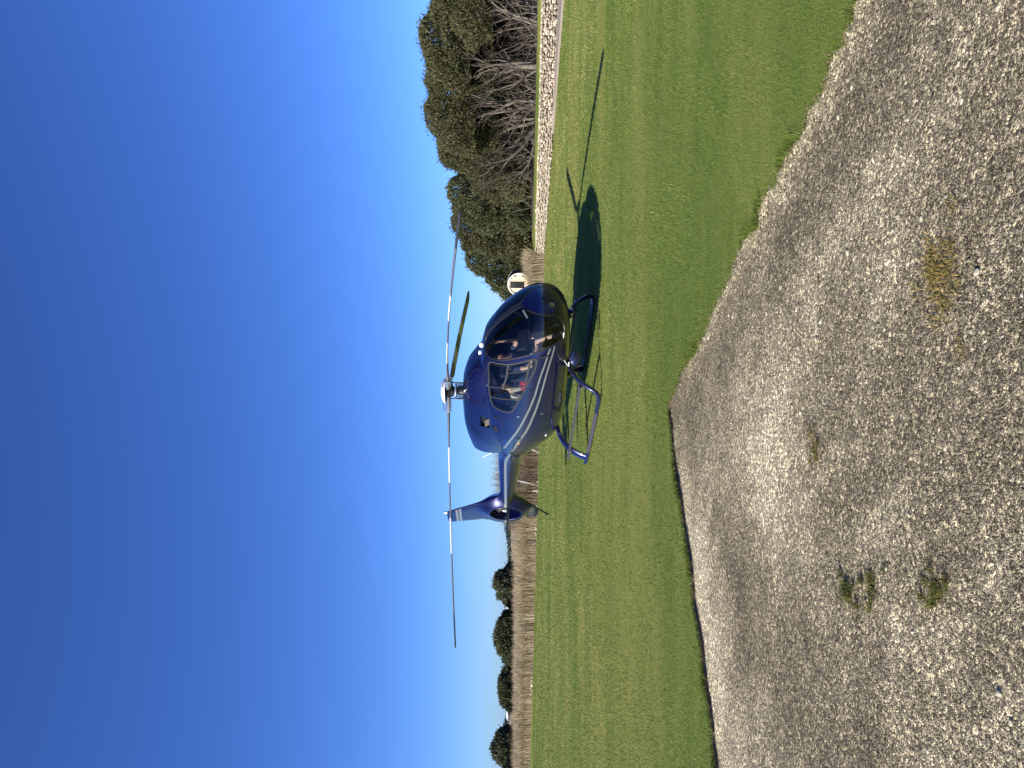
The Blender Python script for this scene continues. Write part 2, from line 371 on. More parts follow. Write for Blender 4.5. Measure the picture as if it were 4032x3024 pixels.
def grav_tint(x, y, ed):
    t_ = patch(x, y)
    right = np.clip((x-.1)*1.2, 0, 1); left = np.clip((-x+.1)*1.2, 0, 1)
    t_ = t_+.20*np.exp(-(ed/.08)**2)*(right+.1)+.30*np.exp(-((x+.75)/.75)**2-((y-4.75)/.45)**2)+.14*np.exp(-((x-.9)/.5)**2-((y-3.9)/.6)**2)-.42*np.exp(-((ed-.42)/.24)**2)*right+.13*np.exp(-((ed-.28)/.2)**2)*left
    return np.clip(t_, 0, 1)
def grav_z(x, y, ed):
    right = np.clip((x+.25)*2.5, 0, 1)
    return -.040+.016*(patch(x*.8+3, y*.8)-.5)+.034*np.exp(-(ed/.085)**2)*right
gx = np.r_[-14, -10, -7.5, np.arange(-6, 4.6, .05), 6, 9, 13]; gy = np.r_[-9, -5, -2, 0, np.arange(.6, 7.95, .05)]
GX, GY = np.meshgrid(gx, gy, indexing='ij'); ED = edge_dist(GX, GY)
GZ = grav_z(GX, GY, ED); inl = inpoly(GX, GY, LP); GZ = np.where(inl & (ED > .06), -.055, GZ)
n0, n1_ = GX.shape; i_, j_ = np.meshgrid(np.arange(n0-1), np.arange(n1_-1), indexing='ij')
gf = np.stack([i_*n1_+j_, (i_+1)*n1_+j_, (i_+1)*n1_+j_+1, i_*n1_+j_+1], -1).reshape(-1, 4)
gravel = tag(link('gravel_drive', mesh_np('gravel_drive', np.stack([GX, GY, GZ], -1).reshape(-1, 3), gf, grav_tint(GX, GY, ED).ravel(), True), MAT['gravel']), kind='structure')

# raised bank behind the stone wall
WALL = [(5.95, 37.75), (6.5, 36.56), (7.75, 34.0), (9.35, 31.0), (11.3, 28.75), (13.48, 26.95), (15.6, 25.5), (18.0, 24.2)]
WT = [.455, .465, .51, .553, .58, .609, .63, .65]
def wall_at(s):
    P = np.array(WALL); d = np.r_[0, np.cumsum(np.linalg.norm(np.diff(P, axis=0), axis=1))]
    x = np.interp(s, d, P[:, 0]); y = np.interp(s, d, P[:, 1]); z = np.interp(s, d, WT)
    e = .05; tx = np.interp(s+e, d, P[:, 0])-np.interp(s-e, d, P[:, 0]); ty = np.interp(s+e, d, P[:, 1])-np.interp(s-e, d, P[:, 1])
    l = math.hypot(tx, ty); return x, y, z, tx/l, ty/l, d[-1]
WL = wall_at(0)[5]
# bank sheet rises a little away from the wall; a strip of mown grass, then leaf litter under the trees
vs = []; fs = []; mi = []
ns = 40
for i in range(ns+1):
    x, y, z, tx, ty, _ = wall_at(WL*i/ns)
    nx, ny = ty, -tx                            # normal pointing away from the lawn
    if nx*0.8+ny*0.6 < 0: nx, ny = -nx, -ny
    for q, (off, dz) in enumerate(((.05, -.5), (.06, .035), (.55, .085), (1.5, .11), (18, .5))):
        vs.append((x+nx*off, y+ny*off, z+dz))
for i in range(ns):
    for q in range(4):
        fs.append((i*5+q, (i+1)*5+q, (i+1)*5+q+1, i*5+q+1)); mi.append(0 if q < 3 else 1)
me = mesh_np('bank', vs, fs); me.materials.append(MAT['lawn']); me.materials.append(MAT['litter'])
me.polygons.foreach_set('material_index', np.array(mi, np.int32))
bank = tag(link('bank', me), kind='structure')

# dry stone wall of white limestone rubble: every stone its own piece
wall = empty('stone_wall', (11.3, 28.75, 0))
tag(wall, 'low white limestone rubble wall between the lawn and the dark trees', 'wall')
mb = MB(); vs = []; fs = []
for i in range(61):
    x, y, z, tx, ty, _ = wall_at(WL*i/60)
    nx, ny = ty, -tx
    if nx*0.8+ny*0.6 < 0: nx, ny = -nx, -ny
    vs += [(x+nx*.03, y+ny*.03, -.09), (x+nx*.03, y+ny*.03, z-.05), (x+nx*.4, y+ny*.4, z-.05)]
for i in range(60):
    for q in range(2): fs.append((i*3+q, (i+1)*3+q, (i+1)*3+q+1, i*3+q+1))
mb.add([(a-11.3, b-28.75, c) for a, b, c in vs], fs); mb.build('wall_core', MAT['wallcore'], wall)
ico = bmesh.new(); bmesh.ops.create_icosphere(ico, subdivisions=1, radius=1.0)
ICO_V = np.array([v.co[:] for v in ico.verts]); ICO_F = np.array([[v.index for v in f.verts] for f in ico.faces]); ico.free()
ico = bmesh.new(); bmesh.ops.create_icosphere(ico, subdivisions=2, radius=1.0)
ICO2_V = np.array([v.co[:] for v in ico.verts]); ICO2_F = np.array([[v.index for v in f.verts] for f in ico.faces]); ico.free()
def rock_verts(r=rng, squash=0.8, V=None, jit=0.13):
    V = (ICO_V if V is None else V).copy()
    for _ in range(5):                                  # chop flats off so it looks split
        d = r.normal(size=3); d /= np.linalg.norm(d); c = r.uniform(.60, .88)
        h = V@d; V -= np.outer(np.maximum(h-c, 0), d)
    V *= 1+r.normal(0, jit*.5, (len(V), 1)); V[:, 2] *= squash
    return V
ROCKS = [mesh_np('wall_stone', rock_verts(), ICO_F) for _ in range(10)]
for r_ in ROCKS: r_.materials.append(MAT['limestone'])
stones = []
s = 0.0
row_h = 0.09
for row in range(8):
    s = rng.uniform(0, .1)
    while s < WL:
        wd = rng.choice([rng.uniform(.085, .13), rng.uniform(.12, .20), rng.uniform(.2, .28)], p=[.62, .33, .05])
        x, y, z, tx, ty, _ = wall_at(s+wd/2)
        if (row+.2)*row_h < z:
            nx, ny = ty, -tx
            if nx*0.8+ny*0.6 < 0: nx, ny = -nx, -ny
            zz = min((row+.5)*row_h*z/.60*1.0+rng.normal(0, .018), z-.02)
            stones.append((x-nx*rng.uniform(-.01, .045), y-ny*rng.uniform(-.01, .045), zz, wd, row_h*rng.uniform(.85, 1.5)*(1+max(0, wd-.17)*3), math.atan2(ty, tx)))
        s += wd*rng.uniform(.80, .95)
cap = []
s = 0.0
while s < WL:
    wd = rng.uniform(.09, .22); x, y, z, tx, ty, _ = wall_at(s+wd/2)
    stones.append((x+rng.uniform(0, .05), y+rng.uniform(0, .05), z-.02+rng.normal(0, .012), wd, .09, math.atan2(ty, tx))); s += wd*.9
stones.sort(key=lambda q: -(q[3]*q[4])/(q[0]**2+q[1]**2) if q[0]/q[1] < .52 else 0)
bigV = []; bigF = []
for i, (x, y, z, wd, ht, an) in enumerate(stones):
    if i < 300:
        o = bpy.data.objects.new('stone', ROCKS[i % 10]); COL.objects.link(o); o.parent = wall
        o.location = (x-11.3, y-28.75, z); o.scale = (wd*.56, .10, ht*.62)
        o.rotation_euler = (rng.normal(0, .18), rng.normal(0, .22), an+rng.normal(0, .12))
    else:
        V = rock_verts()*np.array([wd*.56, .10, ht*.62]); ca, sa = math.cos(an), math.sin(an)
        V = np.c_[V[:, 0]*ca-V[:, 1]*sa, V[:, 0]*sa+V[:, 1]*ca, V[:, 2]]+np.array([x-11.3, y-28.75, z])
        bigF.append(ICO_F+len(bigV)*len(ICO_V)); bigV.append(V)
if bigV: tag(link('small_stones', mesh_np('small_stones', np.concatenate(bigV), np.concatenate(bigF)), MAT['limestone'], wall), kind='stuff')

# concrete footing strip that shows where wall and lawn part company
vs = []; fs = []
cs = [(9.9, 30.3, .05), (11.0, 28.9, .5), (12.2, 27.9, 1.2), (13.48, 26.85, 2.4), (16.5, 24.8, 4.5)]
for x, y, wd in cs:
    vs += [(x, y, .055), (x+wd*-.35, y-wd*.93, .03), (x+wd*-.35, y-wd*.93, -.05)]
fs = [(i*3+q, (i+1)*3+q, (i+1)*3+q+1, i*3+q+1) for i in range(len(cs)-1) for q in range(2)]
tag(link('footpath', mesh_np('footpath', vs, fs), MAT['concrete']), kind='structure')

# ================================================================== the helicopter
HELI_LOC = (-.13, 15.0, 0.0); HELI_RZ = R(31.0)-math.pi/2      # nose towards the viewer's right
heli = empty('helicopter', HELI_LOC, HELI_RZ)
tag(heli, 'dark blue helicopter with silver stripes parked on skids on the lawn', 'helicopter')
def L(a, b, z): return (a, -b, z)          # a forward, b to starboard, z up

def pchip(xk, yk, x):
    xk = np.asarray(xk, float); yk = np.asarray(yk, float); x = np.asarray(x, float)
    h = np.diff(xk); dl = np.diff(yk)/h; n = len(xk); m_ = np.zeros(n)
    for i in range(1, n-1):
        if dl[i-1]*dl[i] > 0:
            w1 = 2*h[i]+h[i-1]; w2 = h[i]+2*h[i-1]; m_[i] = (w1+w2)/(w1/dl[i-1]+w2/dl[i])
    m_[0] = dl[0]; m_[-1] = dl[-1]
    i = np.clip(np.searchsorted(xk, x)-1, 0, n-2); t_ = (x-xk[i])/h[i]
    return (2*t_**3-3*t_**2+1)*yk[i]+(t_**3-2*t_**2+t_)*h[i]*m_[i]+(-2*t_**3+3*t_**2)*yk[i+1]+(t_**3-t_**2)*h[i]*m_[i+1]
NOSE = 2.97
#  distance aft of nose, bottom, top, half width, widest height, squareness
FUS = np.array([(0, 1.04, 1.04, 0.0, 1.04, 2.0), (.04, .87, 1.21, .24, 1.03, 2.0), (.15, .73, 1.38, .44, 1.02, 2.05), (.4, .61, 1.61, .615, 1.02, 2.2),
 (.8, .55, 1.87, .72, 1.06, 2.35), (1.3, .52, 2.06, .77, 1.10, 2.45), (1.9, .51, 2.13, .785, 1.13, 2.5), (2.6, .50, 2.14, .775, 1.17, 2.6),
 (3.2, .50, 2.12, .745, 1.2, 2.7), (3.7, .55, 2.07, .70, 1.3, 2.7), (4.2, .70, 1.99, .61, 1.40, 2.6), (4.8, .93, 1.91, .47, 1.5, 2.4),
 (5.25, 1.11, 1.87, .36, 1.53, 2.25), (5.7, 1.26, 1.83, .285, 1.55, 2.05), (7.0, 1.36, 1.81, .225, 1.585, 2.0), (8.3, 1.44, 1.79, .175, 1.615, 2.0)])
def skin_pt(d, ps):
    """point on the fuselage skin: d metres behind the nose, ps angle round the section (0 = starboard, pi/2 = top)"""
    d = np.asarray(d, float); ps = np.asarray(ps, float)
    zb, zt, w_, zc, n_ = [pchip(np.sqrt(FUS[:, 0]), FUS[:, i], np.sqrt(np.maximum(d, 0))) for i in range(1, 6)]
    c_ = np.cos(ps); s_ = np.sin(ps); r_ = (np.abs(c_)**n_+np.abs(s_)**n_)**(-1/n_)
    return np.stack([NOSE-d+0*ps, -(w_*r_*c_), zc+np.where(s_ > 0, zt-zc, zc-zb)*r_*s_], -1)
def skin_n(d, ps):
    e = 1e-3; q = np.sqrt(np.maximum(d, 0.0004))
    A = skin_pt((q+e)**2, ps)-skin_pt((q-e)**2, ps); B = skin_pt(q*q, ps+e)-skin_pt(q*q, ps-e)
    N = np.cross(A, B); N /= np.linalg.norm(N, axis=-1)[..., None]
    return N
# make sure the normal points outwards (starboard side is local -y)
SGN = 1.0 if skin_n(np.array(2.), np.array(0.01))[1] < 0 else -1.0

SCREEN = [(0.17, 1.47), (0.376, 1.50), (0.551, 1.515), (0.755, 1.52), (0.966, 1.52), (1.09, 1.48), (1.145, 1.36), (1.156, 1.18), (1.14, 1.044), (1.069, .909), (.99, .779), (.868, .622), (.761, .483), (.673, .335), (.594, .177), (.523, -.007), (.452, -.312), (.438, -.573), (.425, -.797), (.389, -.932), (.293, -1.004), (.205, -.985), (.12, -.88), (.08, -.6), (.06, -.01), (.07, .7), (.105, 1.1), (.135, 1.3)]
SIDE = [(1.24, .981), (1.069, .761), (.976, .586), (.85, .402), (.748, .222), (.723, .115), (.796, .083), (.99, .088), (1.245, .128), (1.509, .173), (1.769, .222), (2.075, .29), (2.351, .348), (2.445, .393), (2.496, .496), (2.488, .604), (2.474, .707), (2.401, .77), (2.225, .82), (1.968, .856), (1.597, .896)]
def qd(P): return [(math.sqrt(max(p[0], 0)), p[1]) for p in P]
SCREEN_C = catmull(qd(SCREEN), True, 5); SIDE_C = catmull(qd(SIDE), True, 5)
DOOR = [(.60, -.54), (.62, -.3), (.66, -.05), (.74, .14), (.86, .36), (1.0, .56), (1.14, .76), (1.30, 1.03), (1.62, .96), (1.86, .92), (1.80, .60), (1.87, .25), (1.82, .07), (1.79, -.21), (1.80, -.62), (1.4, -.63), (.9, -.60)]
DOOR_C = catmull(qd(DOOR), True, 4)
def mir(C): return np.c_[C[:, 0], math.pi-C[:, 1]]

def skin_grid(ds, npsi, ps0=-math.pi/2):
    ps = ps0+np.arange(npsi)*2*math.pi/npsi
    D, P = np.meshgrid(ds, ps, indexing='ij')
    V = skin_pt(D, P); N = skin_n(D, P)*SGN
    nd = len(ds); i, j = np.meshgrid(np.arange(nd-1), np.arange(npsi), indexing='ij'); j2 = (j+1) % npsi
    F_ = np.stack([i*npsi+j, i*npsi+j2, (i+1)*npsi+j2, (i+1)*npsi+j], -1).reshape(-1, 4)
    qc = (np.sqrt(ds)[i]+np.sqrt(ds)[i+1])/2; pc = (ps[j]+math.pi/npsi)
    return V.reshape(-1, 3), N.reshape(-1, 3), F_, qc.ravel(), pc.ravel()
def sub_obj(name, V, N, F_, m, parent, off=0.0, flip=False):
    used = np.unique(F_); mp_ = np.full(len(V), -1); mp_[used] = np.arange(len(used))
    f = mp_[F_]
    if flip: f = f[:, ::-1]
    me = mesh_np(name, (V+N*off)[used], f, smooth=True)
    if len(me.vertices) == len(used):
        me.normals_split_custom_set_from_vertices([tuple(x) for x in (N[used]*(-1 if flip else 1))])
    return link(name, me, m, parent)
ds = np.r_[np.linspace(.0005**.5, 1.0, 75)**2, np.linspace(1.0, 2.9, 96)[1:]]
V, N, F_, qc, pc = skin_grid(ds, 300)
def orient(V, N, F_):
    fn = np.cross(V[F_[:, 1]]-V[F_[:, 0]], V[F_[:, 3]]-V[F_[:, 0]])
    return F_ if (fn*N[F_[:, 0]]).sum(1).mean() > 0 else F_[:, ::-1]
F_ = orient(V, N, F_)
pw = (pc+math.pi) % (2*math.pi)-math.pi             # -pi..pi
pm = math.pi-pc; pm = (pm+math.pi) % (2*math.pi)-math.pi
glassS = inpoly(qc, pw, SCREEN_C); glassP = inpoly(qc, pm, SCREEN_C)
winS = inpoly(qc, pw, SIDE_C); winP = inpoly(qc, pm, SIDE_C)
doorS = inpoly(qc, pw, DOOR_C) & ~glassS & ~winS & (pw < .17); doorP = inpoly(qc, pm, DOOR_C) & ~glassP & ~winP & (pm < .17)
anyglass = glassS | glassP | winS | winP
fuse = sub_obj('fuselage', V, N, F_[~anyglass & ~doorS & ~doorP], MAT['blue'], heli)
dS = sub_obj('cabin_door', V, N, F_[doorS], MAT['blue'], heli, .0015); dP = sub_obj('cabin_door', V, N, F_[doorP], MAT['blue'], heli, .0015)
g1 = sub_obj('windscreen', V, N, F_[glassS], MAT['glass'], heli); g2 = sub_obj('windscreen', V, N, F_[glassP], MAT['glass'], heli)
g1['label'] = 'large curved starboard windscreen with sun glint'
g3 = sub_obj('side_window', V, N, F_[winS], MAT['glass'], heli); g4 = sub_obj('side_window', V, N, F_[winP], MAT['glass'], heli)
sub_obj('cabin_lining', V, N, F_[~anyglass], MAT['liner'], heli, -.03, True)
# rear fuselage and boom
V2, N2, F2, _, _ = skin_grid(np.linspace(2.9, 5.45, 60), 96); F2 = orient(V2, N2, F2)
sub_obj('rear_fuselage', V2, N2, F2, MAT['blue'], heli)
V3, N3, F3, _, _ = skin_grid(np.linspace(5.45, 8.4, 24), 64); F3 = orient(V3, N3, F3)
sub_obj('tail_boom', V3, N3, F3, MAT['blue'], heli)

def ribbon(name, C, wd, m, parent, off=.006, closed=False, port=False, raw=False, wtab=None):
    """band laid on the skin along a line of (sqrt d, angle) points"""
    C = np.asarray(C)
    D = C[:, 0]**2; ps = C[:, 1]
    if port: ps = math.pi-ps
    P = skin_pt(D, ps); Nn = skin_n(D, ps)*SGN
    T = (np.roll(P, -1, 0)-np.roll(P, 1, 0)) if closed else np.gradient(P, axis=0)
    T /= np.linalg.norm(T, axis=1)[:, None]; Sd = np.cross(Nn, T)
    wv = np.full(len(C), wd) if wtab is None else np.interp(np.linspace(0, 1, len(C)), np.linspace(0, 1, len(wtab)), wtab)
    wv = wv[:, None]; e = min(.006, wd*.2)
    rows = [P-Sd*wv/2-Nn*.012, P-Sd*(wv/2-e)+Nn*off, P+Sd*(wv/2-e)+Nn*off, P+Sd*wv/2-Nn*.012]
    n_ = len(C); Vv = np.concatenate(rows); Fv = []
    for k in range(3):
        for i in range(n_ if closed else n_-1):
            j = (i+1) % n_; Fv.append((k*n_+i, k*n_+j, (k+1)*n_+j, (k+1)*n_+i))
    return link(name, mesh_np(name, Vv, Fv, smooth=False), m, parent)
for port, gs, gw, dr in ((False, g1, g3, dS), (True, g2, g4, dP)):
    ribbon('seal', SCREEN_C, .034, MAT['seal'], gs, .007, True, port)
    ribbon('frame', SIDE_C, .036, MAT['frame'], gw, .008, True, port)
    for C in ([(1.871, .851), (1.682, .586), (1.468, .164)], [(2.19, .833), (2.068, .591), (1.916, .227)]):
        ribbon('mullion', catmull(qd(C), False, 10), .030, MAT['frame'], gw, .007, False, port)
    ribbon('mullion', catmull(qd([(.985, .60), (1.283, .548), (1.66, .57)]), False, 8), .040, MAT['frame'], gw, .0085, False, port)
    ribbon('sliding_pane_frame', catmull(qd([(.80, .215), (1.09, .20), (1.40, .21)]), False, 8), .04, MAT['frame'], gw, .007, False, port)
    ribbon('sliding_pane_frame', catmull(qd([(1.19, .53), (1.10, .37), (1.03, .22)]), False, 8), .025, MAT['frame'], gw, .0065, False, port)
    ribbon('door_gap', DOOR_C, .011, MAT['seam'], dr, .003, True, port)
    # panel seams
    for C in ([(2.651, .60), (2.577, .285), (2.437, -.061), (2.50, -.40), (2.606, -.748)],
              [(.863, -.604), (1.485, -.653), (2.075, -.689), (2.599, -.698), (3.232, -.748)],
              [(2.75, .60), (3.766, .541), (4.874, .564), (5.4, .56)], [(4.3, .09), (4.874, .12), (5.45, .16), (6.5, .20), (7.8, .2)]):
        ribbon('panel_seam', catmull(qd(C), False, 8), .011, MAT['seam'], heli, .002, False, port)
    H_ = [(2.711, .528), (2.606, .285), (3.273, .267), (3.406, .501)]
    H2 = []
    for k in range(4):
        for u in np.linspace(0, 1, 6)[:-1]: H2.append(np.array(H_[k])*(1-u)+np.array(H_[(k+1) % 4])*u)
    ribbon('hatch_seam', qd(H2), .009, MAT['seam'], heli, .002, True, port)
    # silver stripes
    ST1 = [(.50, -.26), (.60, -.205), (.80, -.16), (1.044, -.101), (1.349, -.052), (1.801, .004), (2.253, .056), (2.757, .134), (3.232, .228), (3.723, .314), (4.272, .424), (4.564, .559), (4.72, .80), (4.80, 1.1)]
    ST2 = [(.48, -.42), (.60, -.375), (.80, -.31), (1.115, -.245), (1.757, -.164), (2.359, -.088), (2.873, .0), (3.389, .066), (3.908, .092), (4.459, .085), (4.854, .13), (5.20, .235), (5.5, .34), (5.88, .385), (6.4, .37), (7.0, .325), (7.6, .28), (8.35, .22)]
    ribbon('stripe', catmull(qd(ST1), False, 7), .045, MAT['silver'], heli, .0028, False, port, wtab=[.036, .038, .042, .048, .055, .062, .066])
    ribbon('stripe', catmull(qd(ST2), False, 7), .045, MAT['silver'], heli, .0031, False, port, wtab=[.036, .038, .044, .052, .062, .072, .075, .074, .072])
# centre post between the screens
ribbon('centre_post', np.c_[np.linspace(.40, 1.08, 30), np.full(30, math.pi/2)], .075, MAT['black'], heli, .006)
ribbon('roof_seam', catmull(qd([(1.24, 1.571), (1.25, 1.3), (1.25, 1.1), (1.28, .98)]), False, 6), .01, MAT['seam'], heli, .002)

# small fittings on the starboard and port skin
def fitting(name, d, ps, size, m, parent=heli, port=False, out=.012, rot=0.0):
    p2 = math.pi-ps if port else ps
    P = Vector(skin_pt(np.array(d), np.array(p2))); n_ = Vector(skin_n(np.array(d), np.array(p2))*SGN)
    x = Vector((1, 0, 0)); x = (x-n_*x.dot(n_)).normalized(); y = n_.cross(x)
    M3 = Matrix((x, y, n_)).transposed() @ Matrix.Rotation(rot, 3, 'Z')
    mb = MB(); mb.box(P+n_*out*.4, (size[0], size[1], out), M3)
    return mb.build(name, m, parent, bevel=min(size[0], size[1], out)*.2)
for port in (False, True):
    dr = dP if port else dS
    for d in (1.283, 1.62, 2.373): fitting('hinge', d, -.78-(d-1.28)*.08, (.11, .018), MAT['darkmetal'], heli, port)
    fitting('handle', .66, -.09, (.035, .15), MAT['darkmetal'], dr, port, .02, .25)
    fitting('latch', 2.599, .245, (.045, .05), MAT['metal'], heli, port, .006)
    fitting('latch', 2.474, -.281, (.045, .05), MAT['metal'], heli, port, .006)
    for d, p in ((2.857, .662), (3.414, .694), (3.971, .676)): fitting('latch', d, p, (.035, .12), MAT['darkmetal'], heli, port, .008)
    fitting('air_vent', 3.39, .685, (.25, .115), MAT['black'], heli, port, .004)
    fitting('socket', 3.60, .135, (.10, .085), MAT['black'], heli, port, .005)
    fitting('socket_cover', 3.75, .10, (.075, .05), MAT['metal'], heli, port, .006)
    fitting('lamp', 3.86, .075, (.05, .035), MAT['amber'], heli, port, .02)
    fitting('drain', 3.533, -.541, (.07, .03), MAT['white'], heli, port, .015)
    # fuel cap
    P = Vector(skin_pt(np.array(1.592), np.array(math.pi-.065 if port else .065))); n_ = Vector(skin_n(np.array(1.592), np.array(math.pi-.065 if port else .065))*SGN)
    mb = MB(); mb.lathe([(.052, -.004), (.052, .005), (.040, .005), (.038, -.003)], P, n_, 24, close=True); fc = mb.build('fuel_cap', MAT['skid'], heli, True, autos=30)
    mb = MB(); mb.box(P+n_*.002, (.016, .012, .07)); mb.build('cap_bar', MAT['darkmetal'], fc, bevel=.002)
# landing lamp in the nose
P = Vector(skin_pt(np.array(.035), np.array(-1.15))); n_ = Vector(skin_n(np.array(.035), np.array(-1.15))*SGN)
mb = MB(); mb.lathe([(.092, -.02), (.094, .008), (.078, .012), (.070, -.015)], P, n_, 32, close=True); lamp = mb.build('landing_lamp', MAT['skid'], heli, True, autos=40)
mb = MB(); mb.lathe([(0.0, .002), (.04, .0), (.068, -.008)], P, n_, 32); mb.build('lens', MAT['lens'], lamp, True)
# pitot tube, wire cutter hook, roof aerials, whip aerials
mb = MB(); mb.tube([L(2.02, .57, .66), L(1.98, .64, .60), L(2.02, .69, .585), L(2.16, .70, .59)], .009, 8); mb.build('pitot_tube', MAT['white'], heli, True)
mb = MB(); mb.box(L(2.86, .235, 1.335), (.025, .17, .03), Matrix.Rotation(.45, 3, 'X')); mb.build('wiper', MAT['metal'], heli, bevel=.004)
mb = MB(); mb.tube([L(2.84, .17, 1.36), L(2.875, .17, 1.37)], .012, 8); mb.build('wiper_pivot', MAT['darkmetal'], heli, True)
for a in (1.61, 1.36):
    mb = MB(); mb.lathe([(0, .06), (.035, .055), (.05, .03), (.052, -.01)], L(a, 0, 2.06+(1.61-a)*.09), (0, 0, 1), 16); mb.build('roof_aerial', MAT['white'], heli, True)
for p0, p1 in ((L(-2.49, 0, 1.14), L(-2.763, 0, .85)), (L(-2.133, .2, 1.80), L(-2.489, .24, 2.16)), (L(-4.268, 0, 1.36), L(-4.555, 0, .856))):
    mb = MB(); mb.tube([p0, p1], [.010, .005], 6); ae = mb.build('whip_aerial', MAT['white'], heli, True)
    q = (Vector(p1)-Vector(p0)).normalized(); mb = MB(); mb.tube([Vector(p0)-q*.02, Vector(p0)+q*.05], [.022, .012], 8); mb.build('aerial_base', MAT['white'], ae, True)

# ---- engine cowling
CW = np.array([(1.46, 1.98, 2.075, .20), (1.30, 1.9, 2.15, .38), (1.05, 1.8, 2.275, .47), (.75, 1.7, 2.395, .535), (.35, 1.6, 2.465, .585), (-.2, 1.5, 2.495, .60), (-.8, 1.5, 2.50, .585), (-1.3, 1.5, 2.475, .535), (-1.75, 1.5, 2.425, .46), (-2.05, 1.55, 2.385, .40)])[::-1]
def cowl_pt(a, ps, o=0.0):
    zb = pchip(CW[:, 0], CW[:, 1], a); zt = pchip(CW[:, 0], CW[:, 2], a); w_ = pchip(CW[:, 0], CW[:, 3], a); n_ = 2.7
    c_ = np.cos(ps); s_ = np.sin(ps); r_ = (np.abs(c_)**n_+np.abs(s_)**n_)**(-1/n_)
    return np.stack([a+0*ps-.30*(a < -1.2)*(a+1.2)*(1-np.clip(s_, 0, 1))*.55, -(w_+o)*r_*c_, zb+(zt-zb+o)*r_*s_], -1)
al = np.linspace(1.46, -2.05, 70); pl_ = np.linspace(0, math.pi, 56)
A_, P_ = np.meshgrid(al, pl_, indexing='ij')
Vc = cowl_pt(A_, P_).reshape(-1, 3); nA, nP = A_.shape
i, j = np.meshgrid(np.arange(nA-1), np.arange(nP-1), indexing='ij')
Fc = np.stack([i*nP+j, (i+1)*nP+j, (i+1)*nP+j+1, i*nP+j+1], -1).reshape(-1, 4)
zc_ = Vc[Fc].mean(1)
# air openings cut through both sides
hol = np.zeros(len(Fc), bool)
for a0, a1, z0, z1 in ((-.46, -.065, 1.94, 2.13), (-.54, -.29, 1.77, 1.89)):
    hol |= (zc_[:, 0] > a0) & (zc_[:, 0] < a1) & (zc_[:, 2] > z0) & (zc_[:, 2] < z1)
rear_ring = [(nA-1)*nP+k for k in range(nP)]
me = bpy.data.meshes.new('engine_cowling')
me.from_pydata([tuple(v) for v in Vc], [], [tuple(map(int, f)) for f in Fc[~hol]]); me.update()
bm = bmesh.new(); bm.from_mesh(me); bmesh.ops.recalc_face_normals(bm, faces=bm.faces); bm.to_mesh(me); bm.free()
me.polygons.foreach_set('use_smooth', [True]*len(me.polygons))
cowl = link('engine_cowling', me, MAT['blue'], heli)
if sum(p.normal.z for p in me.polygons) < 0: me.flip_normals()
# rear face, slightly recessed, with exhaust
mb = MB(); rr = Vc[rear_ring]; cn = rr.mean(0)+np.array([.02, 0, 0])
mb.add(list(rr)+[tuple(cn)], [(k, k+1, nP) for k in range(nP-1)]+[(nP-1, 0, nP)]); mb.build('cowling_rear', MAT['blue'], cowl)
mb = MB(); mb.lathe([(.115, 0), (.12, .02), (.10, .34), (.085, .34), (.10, .02)], (-2.0, 0, 2.17), (-1, 0, .12), 20); mb.build('exhaust', MAT['darkmetal'], cowl, True, autos=40)
for sd in (1, -1):
    mb = MB(); mb.box(L(-.26, sd*.45, 2.03), (.44, .02, .24)); mb.build('engine_bay', MAT['black'], cowl)
    mb = MB(); mb.box(L(-.30, sd*.53, 1.99), (.25, .01, .13), Matrix.Rotation(.5*sd, 3, 'X')); mb.build('air_deflector', MAT['post'], cowl)
def cowl_line(name, pts, wd, m, off=.003):
    P = catmull([np.array(p) for p in pts], False, 8)
    for sd in (1, -1):
        vs = []; fs = []; base = 0; Q = []
        for a, ps in P: Q.append(cowl_pt(np.array(a), np.array(ps if sd > 0 else math.pi-ps), off))
        Q = np.array(Q); T = np.gradient(Q, axis=0); T /= np.linalg.norm(T, axis=1)[:, None]
        Nn = Q-np.array([[q[0], 0, 1.75] for q in Q]); Nn /= np.linalg.norm(Nn, axis=1)[:, None]
        Sd = np.cross(T, Nn); Sd /= np.linalg.norm(Sd, axis=1)[:, None]
        for q, s_ in zip(Q, Sd): vs += [q-s_*wd/2, q+s_*wd/2]
        fs += [(base+2*i, base+2*i+1, base+2*i+3, base+2*i+2) for i in range(len(Q)-1)]
        link(name, mesh_np(name, vs, fs), m, cowl)
cowl_line('cowling_seam', [(.36, .35), (.40, .7), (.42, 1.1), (.42, 1.571)], .011, MAT['seam'])
cowl_line('cowling_seam', [(.40, 1.05), (-.4, 1.08), (-1.2, 1.10), (-1.55, .95), (-1.70, .55), (-1.72, .40)], .011, MAT['seam'])
cowl_line('cowling_seam', [(.36, .35), (.1, .30), (-.02, .27)], .011, MAT['seam'])
# scoop: a shallow oval recess with a bright lip, each side
for sd in (1, -1):
    P = []
    for k in range(28):
        an = 2*math.pi*k/28; a = 1.03+.235*math.cos(an); ps = .98+.16*math.sin(an)-.55*(a-1.03)
        P.append(cowl_pt(np.array(a), np.array(ps if sd > 0 else math.pi-ps), .006))
    P = np.array(P); cn = P.mean(0); inn = cn+(P-cn)*.80; inn2 = inn+(np.array([cn[0], 0, 1.9])-cn)*.12
    mb = MB(); n_ = 28
    mb.add(list(P)+list(inn)+list(inn2)+[tuple(inn2.mean(0))], [(k, (k+1) % n_, n_+(k+1) % n_, n_+k) for k in range(n_)]+[(n_+k, n_+(k+1) % n_, 2*n_+(k+1) % n_, 2*n_+k) for k in range(n_)]+[(2*n_+k, 2*n_+(k+1) % n_, 3*n_) for k in range(n_)],)
    mb.build('air_scoop', MAT['skid'], cowl, True, autos=50)

